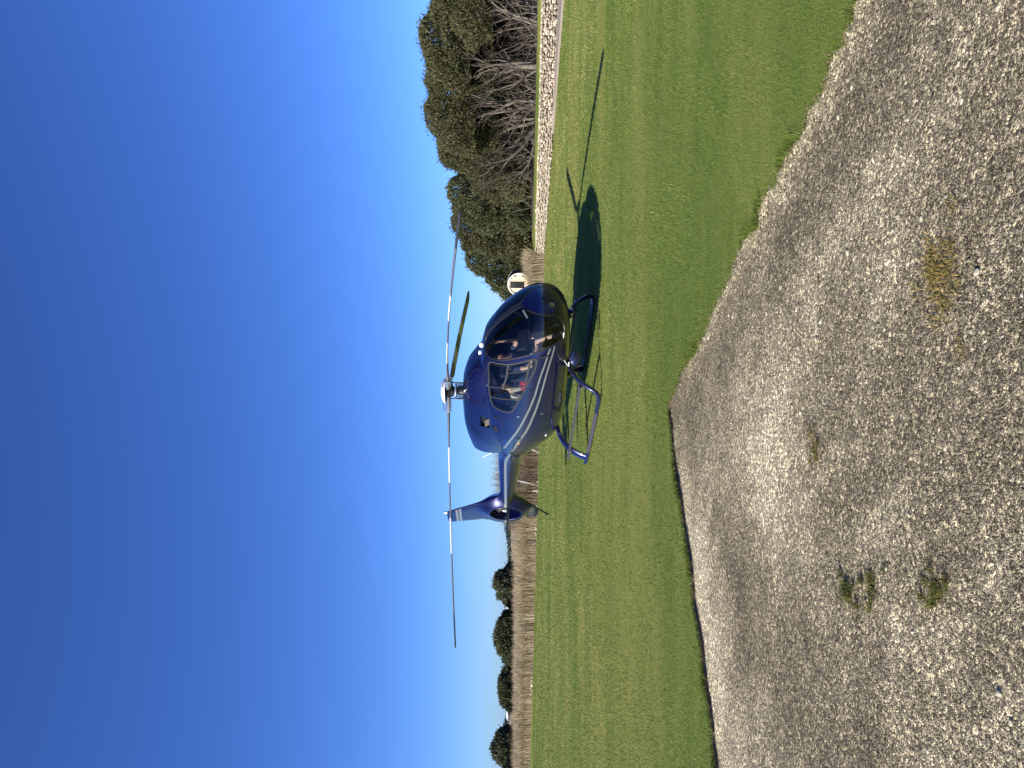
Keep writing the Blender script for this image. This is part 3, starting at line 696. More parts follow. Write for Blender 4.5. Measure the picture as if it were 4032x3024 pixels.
# ---- tail: fin, ducted fan shroud and lower fin in one skin
TC = (-5.92, 1.654); RH = .40
TAIL = [(-5.0, 1.79), (-5.22, 1.86), (-5.66, 2.32), (-6.335, 3.2), (-6.42, 3.235), (-7.0, 3.21), (-7.05, 3.17), (-6.80, 2.30), (-6.86, 2.10), (-7.0, 1.9), (-7.08, 1.65), (-7.04, 1.48), (-6.9, 1.33), (-6.74, 1.22), (-6.5, 1.15), (-6.57, .83), (-6.50, .80), (-6.24, .775), (-6.18, .79), (-5.79, .98), (-5.57, 1.14), (-5.30, 1.32), (-5.0, 1.43)]
def outline_r(phi):
    d = np.array([math.cos(phi), math.sin(phi)]); best = 9
    for k in range(len(TAIL)):
        p = np.array(TAIL[k])-TC; q = np.array(TAIL[(k+1) % len(TAIL)])-TC; e = q-p
        den = d[0]*-e[1]+d[1]*e[0]
        if abs(den) < 1e-9: continue
        t_ = (p[0]*-e[1]+p[1]*e[0])/den; u_ = (d[0]*p[1]-d[1]*p[0])/den
        if t_ > 0 and -1e-6 <= u_ <= 1+1e-6: best = min(best, t_)
    return best
def tail_t(r_, R_):
    u = min(max((r_-RH)/(R_-RH), 0), 1)
    return (.042+.178*math.exp(-((r_-RH)/.19)**2))*(max(1-u**6, 0))**.5+.004
phis = sorted(set(list(np.linspace(-math.pi, math.pi, 300)[:-1])+[math.atan2(p[1]-TC[1], p[0]-TC[0]) for p in TAIL]))
us = np.r_[0, .012, .03, .06, .1, .16, .24, .34, .46, .6, .74, .86, .93, .97, .99, 1]
vs = []; fs = []; nu = len(us); npz = len(phis)
ORs = [outline_r(p) for p in phis]
for sd in (1, -1):
    for p, R_ in zip(phis, ORs):
        for u in us:
            r_ = RH+(R_-RH)*u; tt = tail_t(r_, R_)
            lip = .035
            if r_-RH < lip: tt -= lip*(1-math.sqrt(max(0, 1-(1-(r_-RH)/lip)**2)))
            vs.append(L(TC[0]+r_*math.cos(p), sd*tt, TC[1]+r_*math.sin(p)))
nb = npz*nu
for k in range(npz):
    k2 = (k+1) % npz
    for q in range(nu-1):
        fs.append((k*nu+q, k2*nu+q, k2*nu+q+1, k*nu+q+1)); fs.append((nb+k*nu+q, nb+k*nu+q+1, nb+k2*nu+q+1, nb+k2*nu+q))
    fs.append((k*nu, nb+k*nu, nb+k2*nu, k2*nu)); fs.append((k*nu+nu-1, k2*nu+nu-1, nb+k2*nu+nu-1, nb+k*nu+nu-1))
mb = MB(); mb.add(vs, fs); tail = mb.build('tail_fin', MAT['blue'], heli, True, autos=45)
tail['label'] = 'swept tail fin with ducted fan and registration letters below'
def tail_b(a, z):
    r_ = math.hypot(a-TC[0], z-TC[1]); return tail_t(r_, outline_r(math.atan2(z-TC[1], a-TC[0])))
def tail_patch(name, quads, m, off=.004):
    for (a0, z0), (a1, z1), (a2, z2), (a3, z3) in quads:
        for sd in (1, -1):
            mb = MB(); vs = []; k = 10
            for i in range(k+1):
                u = i/k
                for (pa, pz), (qa, qz) in (((a0, z0), (a1, z1)), ((a3, z3), (a2, z2))):
                    a = pa+(qa-pa)*u; z = pz+(qz-pz)*u; vs.append(L(a, sd*(tail_b(a, z)+off), z))
            mb.add(vs, [(2*i, 2*i+2, 2*i+3, 2*i+1) for i in range(k)]); mb.build(name, m, tail)
tail_patch('fin_stripe', [((-6.13, 2.915), (-6.955, 2.915), (-6.975, 2.98), (-6.18, 2.98)), ((-6.06, 2.825), (-6.93, 2.825), (-6.95, 2.89), (-6.11, 2.89))], MAT['silver'])
tail_patch('shroud_stripe', [((-5.10, 1.625), (-5.48, 1.62), (-5.48, 1.695), (-5.10, 1.70)), ((-6.36, 1.62), (-7.03, 1.62), (-7.03, 1.695), (-6.36, 1.695))], MAT['silver'])
tail_patch('rudder_tab', [((-6.76, 2.36), (-7.0, 3.1), (-7.03, 3.1), (-6.79, 2.36))], MAT['seam'], .002)
# duct: stator, hub, blades
mb = MB(); mb.lathe([(0, .10), (.06, .095), (.10, .05), (.105, -.09), (0, -.1)], L(TC[0], 0, TC[1]), (0, -1, 0), 20); fan = mb.build('tail_fan_hub', MAT['darkmetal'], tail, True, autos=40)
for k in range(8):
    mb = MB(); an = 2*math.pi*k/8+.2; d = Vector((math.cos(an), 0, math.sin(an))); n_ = Vector((-math.sin(an), 0, math.cos(an)))
    tw = (n_*.8+Vector((0, -1, 0))*.6).normalized(); nb_ = d.cross(tw)
    c0 = Vector(L(TC[0], .03, TC[1]))
    P = []
    for r_ in (.09, .39):
        for s_ in (-.035, .035):
            for q in (-.004, .004): P.append(c0+d*r_+tw*s_+nb_*q)
    mb.add(P, [(0, 1, 3, 2), (4, 6, 7, 5), (0, 4, 5, 1), (2, 3, 7, 6), (0, 2, 6, 4), (1, 5, 7, 3)])
    mb.build('fan_blade', MAT['darkmetal'], tail)
mb = MB()
for k in range(10):
    an = 2*math.pi*k/10; mb.tube([L(TC[0]+.05*math.cos(an), .105, TC[1]+.05*math.sin(an)), L(TC[0]+.085*math.cos(an+.5), .13, TC[1]+.085*math.sin(an+.5))], .014, 6)
mb.lathe([(0, .17), (.02, .165), (.025, .10), (.05, .09)], L(TC[0], 0, TC[1]), (0, -1, 0), 12)
mb.build('pitch_links', MAT['metal'], tail, True)
mb = MB(); mb.tube([L(TC[0]+.10, -.07, TC[1]), L(TC[0]+.40, -.07, TC[1])], .05, 10); mb.build('drive_shaft', MAT['darkmetal'], tail, True)
mb = MB(); mb.tube([L(TC[0]+.08, .02, TC[1]-.08), L(TC[0]+.30, .02, TC[1]-.26)], .018, 8); mb.build('stator', MAT['darkmetal'], tail, True); mb = MB(); mb.tube([L(TC[0]-.08, .02, TC[1]+.08), L(TC[0]-.28, .02, TC[1]+.28)], .018, 8); mb.build('stator', MAT['darkmetal'], tail, True)
mb = MB(); mb.tube([L(-6.40, 0, 3.21), L(-6.40, 0, 3.29)], .035, 12); mb.build('tail_beacon', MAT['white'], tail, True, autos=40)
# tail bumper
mb = MB(); mb.tube([L(-5.78, 0, .99), L(-6.0, 0, .84), L(-6.36, 0, .60), L(-6.41, 0, .575), L(-6.43, 0, .52)], .026, 10); mb.build('tail_bumper', MAT['black'], tail, True, autos=40)
# registration letters on the lower fin, both sides
def letters(txt, a0, z0, h, wide, sd):
    cu = bpy.data.curves.new('registration', 'FONT'); cu.body = txt; cu.size = 1; cu.extrude = .002; cu.resolution_u = 3
    tmp = bpy.data.objects.new('registration', cu); COL.objects.link(tmp); bpy.context.view_layer.update()
    dg = bpy.context.evaluated_depsgraph_get(); me = bpy.data.meshes.new_from_object(tmp.evaluated_get(dg)); bpy.data.objects.remove(tmp)
    co = np.array([v.co[:] for v in me.vertices]); mn = co.min(0); mx_ = co.max(0); c2 = (co-mn)/(mx_-mn+1e-9)
    for v, p in zip(me.vertices, c2):
        a = a0+p[0]*wide if sd > 0 else a0+wide-p[0]*wide
        z = z0+p[1]*h
        v.co = L(a, sd*(tail_b(a, z)+.003+.004*p[2]), z)
    me.materials.clear(); me.materials.append(MAT['silver']); me.update()
    return link('registration', me, None, tail)
letters('VH-FRP', -6.40, .885, .155, .56, 1); letters('VH-FRP', -6.40, .885, .155, .56, -1)
# horizontal stabiliser
def aero(mb, stations, n=14):
    """stations: (leading point, trailing point, thickness vector)"""
    vs = []; fs = []
    prof = [(x, .5*(1-abs(2*x**.6-1)**2.2)**.5) for x in np.linspace(0, 1, n//2+1)]
    loop = [(x, y) for x, y in prof]+[(x, -y) for x, y in prof[-2:0:-1]]; k = len(loop)
    for le, te, th in stations:
        le = Vector(le); te = Vector(te); th = Vector(th)
        for x, y in loop: vs.append(le+(te-le)*x+th*y)
    for s_ in range(len(stations)-1):
        for q in range(k): fs.append((s_*k+q, s_*k+(q+1) % k, (s_+1)*k+(q+1) % k, (s_+1)*k+q))
    fs.append(tuple(range(k))); fs.append(tuple(reversed([(len(stations)-1)*k+q for q in range(k)])))
    mb.add(vs, fs)
mb = MB(); aero(mb, [(L(-4.82, b, 1.60), L(-5.28, b, 1.585), (0, 0, .052)) for b in (-1.22, -.6, 0, .6, 1.22)]); st = mb.build('stabiliser', MAT['skid'], heli, True, autos=60)
for sd in (1, -1):
    mb = MB(); mb.box(L(-5.05, sd*1.225, 1.59), (.46, .02, .075)); ep = mb.build('end_plate', MAT['black'], st, bevel=.006)
    mb = MB(); mb.lathe([(0, .04), (.02, .03), (.025, 0)], L(-4.98, sd*1.235, 1.60), (0, -sd, 0), 10); mb.build('position_lamp', MAT['lens'], st, True)

# ---- skids
for sd in (1, -1):
    mb = MB()
    hp = catmull([L(1.70, sd*.30, .58), L(1.72, sd*.47, .555), L(1.74, sd*.63, .50), L(1.76, sd*.80, .41), L(1.765, sd*.92, .28), L(1.74, sd*1.0, .15), L(1.64, sd*1.045, .065), L(1.46, sd*1.055, .042)], False, 5)
    mb.tube([Vector(p) for p in hp], .039, 12); mb.build('front_cross_tube', MAT['skid'], heli, True)
    mb = MB(); mb.tube([L(1.46, sd*1.055, .042), L(.6, sd*1.055, .040), L(-.3, sd*1.055, .040), L(-.86, sd*1.055, .042), L(-.97, sd*1.055, .06)], .036, 12)
    sk = mb.build('skid_tube', MAT['skid'], heli, True, autos=50)
    mb = MB(); mb.tube([L(1.1, sd*1.055, .0405), L(-.45, sd*1.055, .0405)], .0385, 12); mb.build('skid_shoe', MAT['grip'], sk, True, autos=50)
    mb = MB(); mb.tube([L(-.93, sd*1.055, .055), L(-1.0, sd*1.055, .055)], .026, 8); mb.build('skid_end', MAT['metal'], sk, True)
    # faired rear leg
    mb = MB()
    leg = catmull([L(-.72, sd*.34, .62), L(-.74, sd*.55, .575), L(-.76, sd*.74, .47), L(-.77, sd*.88, .34), L(-.775, sd*.97, .20), L(-.78, sd*1.035, .05)], False, 4)
    sts = []
    for i, p in enumerate(leg):
        tg = Vector(leg[min(i+1, len(leg)-1)]-leg[max(i-1, 0)]).normalized(); nn = tg.cross(Vector((1, 0, 0))).normalized()
        p = Vector(p); sts.append((p+Vector((.10, 0, 0)), p-Vector((.13, 0, 0)), nn*.075))
    aero(mb, sts, 16); rl = mb.build('rear_leg_fairing', MAT['blue'], heli, True, autos=60)
    mb = MB(); mb.tube([L(-.72, sd*.20, .66), L(-.72, sd*.36, .615)], .04, 10); mb.build('leg_root', MAT['black'], rl, True)
    mb = MB(); mb.box(L(-.83, sd*1.01, .12), (.06, .012, .035)); mb.build('fairing_slot', MAT['black'], rl)
    # boarding step
    mb = MB(); mb.box(L(.36, sd*.92, .385), (2.80, .075, .035)); stp = mb.build('boarding_step', MAT['grip'], heli, bevel=.008)
    for a in (1.70, -.76):
        mb = MB(); mb.box(L(a, sd*.91, .375), (.05, .06, .07)); mb.build('step_bracket', MAT['metal'], stp, bevel=.006)
    # oval mirrored fairings under the nose
    c = L(1.98, sd*.50, .47)
    mb = MB(); mb.lathe([(0, .035), (.10, .03), (.128, .012), (.135, 0), (.125, -.03), (0, -.045)], (0, 0, 0), (.75, -.62*sd, -.1), 28)
    fp = mb.build('mirror', MAT['skid'], heli, True, autos=50); fp.location = c; fp.scale = (1, 1, .72)
    mb = MB(); mb.tube([L(1.93, sd*.46, .42), L(1.80, sd*.40, .60)], .014, 8); mb.build('mirror_arm', MAT['black'], heli, True)

# ---- rotor head and blades
HZ = 2.765
mb = MB(); mb.lathe([(.10, 2.46), (.095, 2.55), (.075, 2.56), (.075, 2.66), (.12, 2.69), (.12, 2.72), (.06, 2.74), (.06, HZ+.06)], (0, 0, 0), (0, 0, 1), 24); mast = mb.build('rotor_mast', MAT['darkmetal'], heli, True, autos=35)
mb = MB(); mb.lathe([(0, HZ+.155), (.08, HZ+.150), (.16, HZ+.132), (.225, HZ+.10), (.262, HZ+.065), (.262, HZ+.055), (.20, HZ+.06)], (0, 0, 0), (0, 0, 1), 40); mb.build('hub_cap', MAT['dome'], mast, True, autos=60)
mb = MB(); mb.lathe([(.0, HZ+.06), (.15, HZ+.05), (.17, HZ+.0), (.15, HZ-.04), (.0, HZ-.05)], (0, 0, 0), (0, 0, 1), 18); mb.build('hub', MAT['darkmetal'], mast, True, autos=35)
mb = MB(); mb.lathe([(.13, 2.60), (.16, 2.61), (.16, 2.635), (.13, 2.64)], (0, 0, 0), (0, 0, 1), 24, close=True)
mb.box((0, .12, 2.53), (.10, .06, .12)); mb.box((-.04, -.13, 2.53), (.12, .05, .10)); mb.build('swashplate', MAT['metal'], mast, autos=35)
for k in range(3):
    mb = MB(); an = -HELI_RZ+R([180, -60, 60][k])+.55; mb.tube([(.17*math.cos(an), .17*math.sin(an), 2.46), (.185*math.cos(an), .185*math.sin(an), 2.72)], .012, 8)
    mb.build('control_rod', MAT['black'], mast, True)
for k, (wa, droop, pt) in enumerate(((180.0, .185, 4.0), (-60.0, .49, -3.0), (60.5, .13, 9.0))):
    rb = R(wa)-HELI_RZ
    d = Vector((math.cos(rb), math.sin(rb), 0)); lead = Vector((math.sin(rb), -math.cos(rb), 0))     # turns clockwise from above
    # fork grip
    mb = MB()
    for s_ in (1, -1):
        mb.tube([d*.12+lead*.055*s_+Vector((0, 0, HZ+.01)), d*.26+lead*.065*s_+Vector((0, 0, HZ)), d*.42+lead*.05*s_+Vector((0, 0, HZ-.005))], [.034, .032, .026], 8, flat=(1.3, .8))
        mb.tube([d*.40+lead*.05*s_+Vector((0, 0, HZ-.055)), d*.40+lead*.05*s_+Vector((0, 0, HZ+.05))], .018, 8)
    mb.box(d*.27+Vector((0, 0, HZ-.045)), (.17, .11, .02), Matrix.Rotation(rb, 3, 'Z')); mb.box(d*.30+Vector((0, 0, HZ+.045)), (.10, .10, .02), Matrix.Rotation(rb, 3, 'Z'))
    gr = mb.build('blade_grip', MAT['metal'], mast, True, autos=40)
    mb = MB(); mb.tube([d*.18+Vector((0, 0, HZ)), d*.36+Vector((0, 0, HZ))], [.05, .045], 10); mb.build('damper', MAT['darkmetal'], gr, True, autos=40)
    mb = MB(); hs = catmull([d*.17+lead*.06+Vector((0, 0, HZ+.05)), d*.24+lead*.05+Vector((0, 0, HZ+.10)), d*.36+lead*.04+Vector((0, 0, HZ+.085)), d*.44+lead*.05+Vector((0, 0, HZ+.03))], False, 4); mb.tube([Vector(p) for p in hs], .006, 6); mb.build('hose', MAT['black'], gr, True)
    bl = empty('rotor_blade'); bl.parent = heli
    cuts = [(.40, 1.10, 'bladegrey'), (1.10, 1.78, 'bladewhite'), (1.78, 2.46, 'bladegrey'), (2.46, 3.15, 'bladewhite'), (3.15, 4.3, 'bladegrey'), (4.3, 5.0, 'bladedark')]
    for r0, r1, mn_ in cuts:
        sts = []
        for r_ in np.linspace(r0, r1, 6):
            ch = .25*min(1, .30+max(0, r_-.4)*1.3) if r_ < 1.0 else .25
            if r_ > 4.75: ch *= 1-.75*((r_-4.75)/.25)**2
            z = HZ-droop*(r_/5)**1.55; an = R(pt+(1-r_/5)*4)
            cv = lead*math.cos(an)+Vector((0, 0, math.sin(an))); nv = -lead*math.sin(an)+Vector((0, 0, math.cos(an)))
            p = d*r_+Vector((0, 0, z)); th = .032 if r_ > 1 else .032+.03*(1-(r_-.4)/.6)
            sts.append((p+cv*ch*.3, p-cv*ch*.7, nv*th))
        mb = MB(); aero(mb, sts, 12); sg = mb.build('blade_section', MAT[mn_], bl, True, autos=60)

# ---- cabin fittings
mb = MB(); fl = []
for d in np.linspace(.35, 2.85, 26):
    zb, zt, w_, zc, n_ = [float(pchip(np.sqrt(FUS[:, 0]), FUS[:, i], math.sqrt(d))) for i in range(1, 6)]
    h_ = (zc-.64)/(zc-zb); fl.append((NOSE-d, (w_-.03)*max(0, 1-min(h_, .999)**n_)**(1/n_)))
mb.add([(a, y, .64) for a, y in fl]+[(a, -y, .64) for a, y in fl], [(i, i+1, 26+i+1, 26+i) for i in range(25)]); mb.build('cabin_floor', MAT['liner'], heli)
mb = MB(); zb, zt, w_, zc, n_ = [float(pchip(np.sqrt(FUS[:, 0]), FUS[:, i], math.sqrt(2.82))) for i in range(1, 6)]
ring = [tuple(p) for p in skin_pt(np.full(40, 2.82), np.linspace(0, 2*math.pi, 41)[:-1])*np.array([1, .96, .98])+np.array([0, 0, .02])]
mb.add(ring+[(NOSE-2.82, 0, 1.2)], [(k, (k+1) % 40, 40) for k in range(40)]); mb.build('bulkhead', MAT['liner'], heli)
mb = MB(); mb.box(L(2.12, 0, .86), (.62, .26, .44)); mb.box(L(2.42, .0, 1.10), (.16, .70, .26), Matrix.Rotation(-.35, 3, 'Y')); mb.box(L(2.46, 0, 1.25), (.26, .76, .03), Matrix.Rotation(-.1, 3, 'Y'))
mb.build('instrument_panel', MAT['black'], heli, bevel=.02)
mb = MB(); mb.box(L(2.2, .44, .70), (.9, .02, .015)); mb.build('floor_rail', MAT['white'], heli)
def seat(a, b):
    mb = MB(); mb.box(L(a, b, .86), (.48, .46, .12)); mb.box(L(a-.02, b, .72), (.36, .36, .16)); s_ = mb.build('seat', MAT['seat'], heli, bevel=.03)
    mb = MB(); mb.box(L(a-.30, b, 1.22), (.12, .46, .68), Matrix.Rotation(-.18, 3, 'Y')); mb.build('backrest', MAT['seat'], s_, bevel=.04)
    mb = MB(); mb.box(L(a-.375, b, 1.66), (.09, .26, .18), Matrix.Rotation(-.1, 3, 'Y')); mb.build('headrest', MAT['seat'], s_, bevel=.035)
    return s_
for b in (.31, -.31): seat(1.62, b)
for b in (.44, 0, -.44): seat(.86, b)
mb = MB(); mb.tube([L(1.95, .36, .66), L(1.98, .36, .9), L(1.93, .36, 1.12), L(1.95, .36, 1.20)], [.016, .014, .014, .022], 8); mb.build('control_stick', MAT['black'], heli, True)

# ---- people and loose things in the cabin (they could step out, so they are things of their own)
def hpos(a, b, z): return heli.matrix_basis @ Vector(L(a, b, z))
HM = Matrix.Translation(HELI_LOC) @ Matrix.Rotation(HELI_RZ, 4, 'Z')
def skin_body(name, joints, edges, mats, parent, root=0, sub=2):
    me = bpy.data.meshes.new(name); me.from_pydata([j[0] for j in joints], edges, []); me.update(); me.materials.append(mats)
    o = link(name, me, None, parent)
    md = o.modifiers.new('skin', 'SKIN'); md.use_smooth_shade = True
    for v, j in zip(me.skin_vertices[0].data, joints): v.radius = (j[1], j[2] if len(j) > 2 else j[1]); v.use_root = False
    me.skin_vertices[0].data[root].use_root = True
    sb = o.modifiers.new('subd', 'SUBSURF'); sb.levels = sub; sb.render_levels = sub
    return o
def person(label, origin, hands, shirt, shorts, cap, feet_fwd):
    """seated figure; origin = hip point in helicopter axes; x forward, y to port"""
    p = bpy.data.objects.new('person', None); COL.objects.link(p)
    p.matrix_world = HM @ Matrix.Translation(L(*origin)); tag(p, label, 'person')
    J = []; E_ = []
    def j(pt, r, r2=None): J.append((pt, r, r2 or r)); return len(J)-1
    def e(a, b): E_.append((a, b))
    hip = j((0, 0, .02), .135, .15); waist = j((-.03, 0, .20), .115, .14); chest = j((-.02, 0, .40), .12, .165); neck0 = j((-.005, 0, .55), .065); neck = j((.02, 0, .60), .052)
    jaw = j((.05, 0, .665), .068, .062); head = j((.045, 0, .745), .088, .076); crown = j((.035, 0, .81), .06)
    for a_, b_ in ((hip, waist), (waist, chest), (chest, neck0), (neck0, neck), (neck, jaw), (jaw, head), (head, crown)): e(a_, b_)
    nose = j((.135, 0, .70), .013); e(head, nose)
    ends = []
    for s_, (el, ha) in zip((-1, 1), hands):           # -1 = starboard arm
        sh = j((-.01, s_*.185, .50), .055); k_ = j(el, .040); wr = j(tuple(np.array(ha)*.88+np.array(el)*.12), .027); pm_ = j(ha, .032, .02)
        e(neck0, sh); e(sh, k_); e(k_, wr); e(wr, pm_)
        fd = (Vector(ha)-Vector(el)).normalized(); sdv = Vector((0, s_, 0)); cr_ = fd.cross(sdv).normalized()
        for q, (o_, ln) in enumerate(((-.024, .07), (-.008, .08), (.008, .076), (.024, .06))):
            f1 = Vector(ha)+sdv*o_+fd*.045; f2 = f1+fd*ln*.5+cr_*.012; f3 = f2+fd*ln*.3+cr_*.03
            a1 = j(tuple(f1), .009); a2 = j(tuple(f2), .008); a3 = j(tuple(f3), .007); e(pm_, a1); e(a1, a2); e(a2, a3)
        th = Vector(ha)-sdv*.035+fd*.0; a1 = j(tuple(th), .011); a2 = j(tuple(th+fd*.04-sdv*.015+cr_*.01), .009); e(pm_, a1); e(a1, a2)
        ends.append(sh)
    for s_ in (-1, 1):
        hp_ = j((.04, s_*.09, .0), .10); kn = j((.44, s_*.13, .07), .068); cf = j((.54, s_*.135, -.10), .056); an_ = j((.44+feet_fwd, s_*.10, -.29), .038); to = j((.44+feet_fwd+.16, s_*.105, -.315), .036, .03)
        e(hip, hp_); e(hp_, kn); e(kn, cf); e(cf, an_); e(an_, to)
    skin_body('body', J, E_, MAT['skin'], p, hip)
    for s_ in (-1, 1):                               # eyes, ears
        mb = MB(); mb.add(ICO_V*np.array([.012, .014, .009])+np.array([.118, s_*.034, .735]), [tuple(f) for f in ICO_F]); mb.build('eye', MAT['hair'], p, True)
        mb = MB(); mb.add(ICO_V*np.array([.02, .012, .032])+np.array([.035, s_*.080, .72]), [tuple(f) for f in ICO_F]); mb.build('ear', MAT['skin'], p, True)
    mb = MB(); mb.box((.122, 0, .662), (.012, .045, .008)); mb.build('mouth', MAT['redcloth'], p, bevel=.002)
    # shirt over torso and upper arms
    JS = [((0, 0, .04), .145, .165), ((-.03, 0, .20), .128, .155), ((-.02, 0, .40), .132, .18), ((-.005, 0, .535), .085, .10)]
    ES = [(0, 1), (1, 2), (2, 3)]
    for s_, (el, ha) in zip((-1, 1), hands):
        b0 = len(JS); mid = tuple((np.array((-.01, s_*.185, .50))*.35+np.array(el)*.65))
        JS += [((-.01, s_*.19, .50), .072, .072), (mid, .06, .06)]; ES += [(3, b0), (b0, b0+1)]
    skin_body('shirt', JS, ES, shirt, p, 0)
    for s_ in (-1, 1): pass
    JP = [((0, 0, .03), .15, .17)]; EP = []
    for s_ in (-1, 1):
        b0 = len(JP); JP += [((.05, s_*.095, .005), .115, .115), ((.24, s_*.117, .040), .10, .10)]; EP += [(0, b0), (b0, b0+1)]
    skin_body('shorts', JP, EP, shorts, p, 0)
    for s_ in (-1, 1):
        skin_body('shoe', [((.44+feet_fwd-.03, s_*.10, -.305), .05, .045), ((.44+feet_fwd+.09, s_*.103, -.32), .05, .036), ((.44+feet_fwd+.19, s_*.105, -.325), .042, .03)], [(0, 1), (1, 2)], MAT['blackcloth'], p, 0, 1)
    mb = MB(); V_ = ICO2_V.copy(); V_ = V_*np.array([.115, .095, .10])+np.array([.02, 0, .765]); keep = [tuple(f) for f in ICO2_F if (V_[f].mean(0)[2] > .765 or (V_[f].mean(0)[0] < .0 and V_[f].mean(0)[2] > .69))]
    mb.add(V_, keep)
    if cap: mb.box((.15, 0, .79), (.10, .13, .014))
    mb.build('cap' if cap else 'hair', MAT['blackcloth'] if cap else MAT['hair'], p, True, autos=40)
    return p
person('person in navy top and black cap seated at the front starboard controls', (1.55, .27, 1.03), [((.17, -.27, .22), (.40, -.10, .12)), ((.22, .26, .42), (.34, .16, .78))], MAT['navy'], MAT['blackcloth'], True, .17)
person('person in beige top sitting in the rear cabin behind the side window', (.80, .40, .99), [((.14, -.27, .24), (.38, -.12, .10)), ((.15, .27, .25), (.36, .12, .12))], MAT['beige'], MAT['beige'], False, .06)
# red bag on the lap by the window
def soft(name, c, size, m, label, cat, seed):
    r = np.random.default_rng(seed); Vv = ICO2_V.copy(); Vv = np.sign(Vv)*np.abs(Vv)**.7
    Vv *= (1+r.normal(0, .05, (len(Vv), 1)))*np.array(size)
    o = link(name, mesh_np(name, Vv, ICO2_F, smooth=True), m); o.matrix_world = HM @ Matrix.Translation(L(*c)); tag(o, label, cat); return o
soft('bag', (1.06, .47, 1.27), (.15, .13, .12), MAT['redcloth'], 'red soft bag on the lap of the rear cabin person', 'bag', 4)

# ================================================================== vegetation and small things
def leaf_cloud(centres, radii, per, size, r, shell=.55, up=.35):
    """leaf-sized faces filling many small clumps; returns verts, faces, tint"""
    k = len(centres); C = np.repeat(centres, per, 0); Rr = np.repeat(radii, per, 0)
    n = len(C); d = r.normal(size=(n, 3)); d /= np.linalg.norm(d, axis=1)[:, None]
    rad = (shell+(1-shell)*r.random(n))**1.0
    P = C+d*Rr*rad[:, None]
    nr = d*.7+r.normal(0, .45, (n, 3))+np.array([0, 0, up]); nr /= np.linalg.norm(nr, axis=1)[:, None]
    t1 = np.cross(nr, r.normal(size=(n, 3))); t1 /= np.linalg.norm(t1, axis=1)[:, None]; t2 = np.cross(nr, t1)
    s_ = size*r.uniform(.6, 1.35, n)[:, None]
    V = np.stack([P-t1*s_, P+t2*s_*.5, P+t1*s_, P-t2*s_*.5], 1).reshape(-1, 3)
    F_ = np.arange(n*4).reshape(-1, 4)
    clump = np.repeat(r.normal(0, .13, k), per)
    tint = np.clip(.5+clump+r.normal(0, .17, n), 0, 1)
    return V, F_, np.repeat(tint, 4)
def canopy(blobs, n, size, r, low=-.5, lump=.30, thick=.17):
    """feathery foliage: leaves in a lumpy layer over a few big ellipsoids, pointing out and up, plus loose sprays"""
    tot = sum(b[3]*b[4]+b[3]*b[5] for b in blobs); PP = []; DD = []; TT = []
    for b in blobs:
        m_ = int(n*(b[3]*b[4]+b[3]*b[5])/tot)
        d = r.normal(size=(m_*3, 3)); d /= np.linalg.norm(d, axis=1)[:, None]; d = d[d[:, 2] > low][:m_]
        ra = np.array(b[3:6]); k0 = ra.mean(); bump = np.zeros(len(d))
        for f, a in ((2.6, .50), (4.6, .60), (7.0, .55), (11., .25)):
            for _ in range(3):
                kv = r.normal(0, 1, 3); kv *= f*min(k0, 1.6)/np.linalg.norm(kv); bump += a*np.sin(d@kv+r.uniform(0, 6.28))/2
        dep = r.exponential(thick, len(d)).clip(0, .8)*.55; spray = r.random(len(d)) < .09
        rad = 1+lump*np.clip(bump, -1.2, .9)/max(k0, .9)-dep/k0; rad = np.where(spray, rad+r.uniform(0, .24, len(d))/k0, rad)
        P = np.array(b[:3])+d*ra*rad[:, None]; ok = np.ones(len(P), bool)
        for o in blobs:
            if o is b: continue
            ok &= (((P-np.array(o[:3]))/np.array(o[3:6]))**2).sum(1) > .72
        dn = d/ra; dn /= np.linalg.norm(dn, axis=1)[:, None]
        PP.append(P[ok]); DD.append(dn[ok]); TT.append((.5+.17*bump-dep*.35)[ok])  # shading put into the tint: bulges lighter, hollows and inner leaves darker
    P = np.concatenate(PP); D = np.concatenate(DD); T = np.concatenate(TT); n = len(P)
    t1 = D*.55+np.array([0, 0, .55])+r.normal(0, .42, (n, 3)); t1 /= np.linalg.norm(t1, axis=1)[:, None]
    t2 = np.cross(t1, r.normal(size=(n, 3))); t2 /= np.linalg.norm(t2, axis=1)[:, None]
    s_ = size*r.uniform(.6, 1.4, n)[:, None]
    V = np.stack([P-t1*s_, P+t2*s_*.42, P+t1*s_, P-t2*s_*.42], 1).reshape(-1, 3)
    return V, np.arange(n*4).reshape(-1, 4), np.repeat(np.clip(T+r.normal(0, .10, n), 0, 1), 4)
def limb(mb, p, d, length, r0, r, lvl, tw, wig=.16, trop=.12):
    """a crooked tapering limb that throws off smaller ones"""
    n = 7 if lvl == 0 else (5 if lvl == 1 else 4); pts = [p.copy()]; dd = d.normalized(); rad = [r0]
    for i in range(n):
        dd = (dd+Vector(r.normal(0, wig, 3))+Vector((0, 0, trop))).normalized()
        pts.append(pts[-1]+dd*length/n); rad.append(r0*(1-.78*(i+1)/n))
    mb.tube(pts, rad, 7 if lvl == 0 else (5 if lvl == 1 else 3), cap=False, mi=0 if lvl < 2 else 1)
    if lvl < 2:
        for q in range(tw[lvl]):
            i = int(r.integers(1+(lvl == 0), n+1)); sd = Vector(r.normal(0, 1, 3)); sd = (sd-dd*sd.dot(dd)).normalized()
            nd = ((pts[i]-pts[i-1]).normalized()*r.uniform(.5, 1.0)+sd*r.uniform(.4, .9)+Vector((0, 0, .15)))
            limb(mb, pts[i], nd, length*r.uniform(.35, .62), rad[i]*.62, r, lvl+1, tw, wig*1.15, trop*.8)
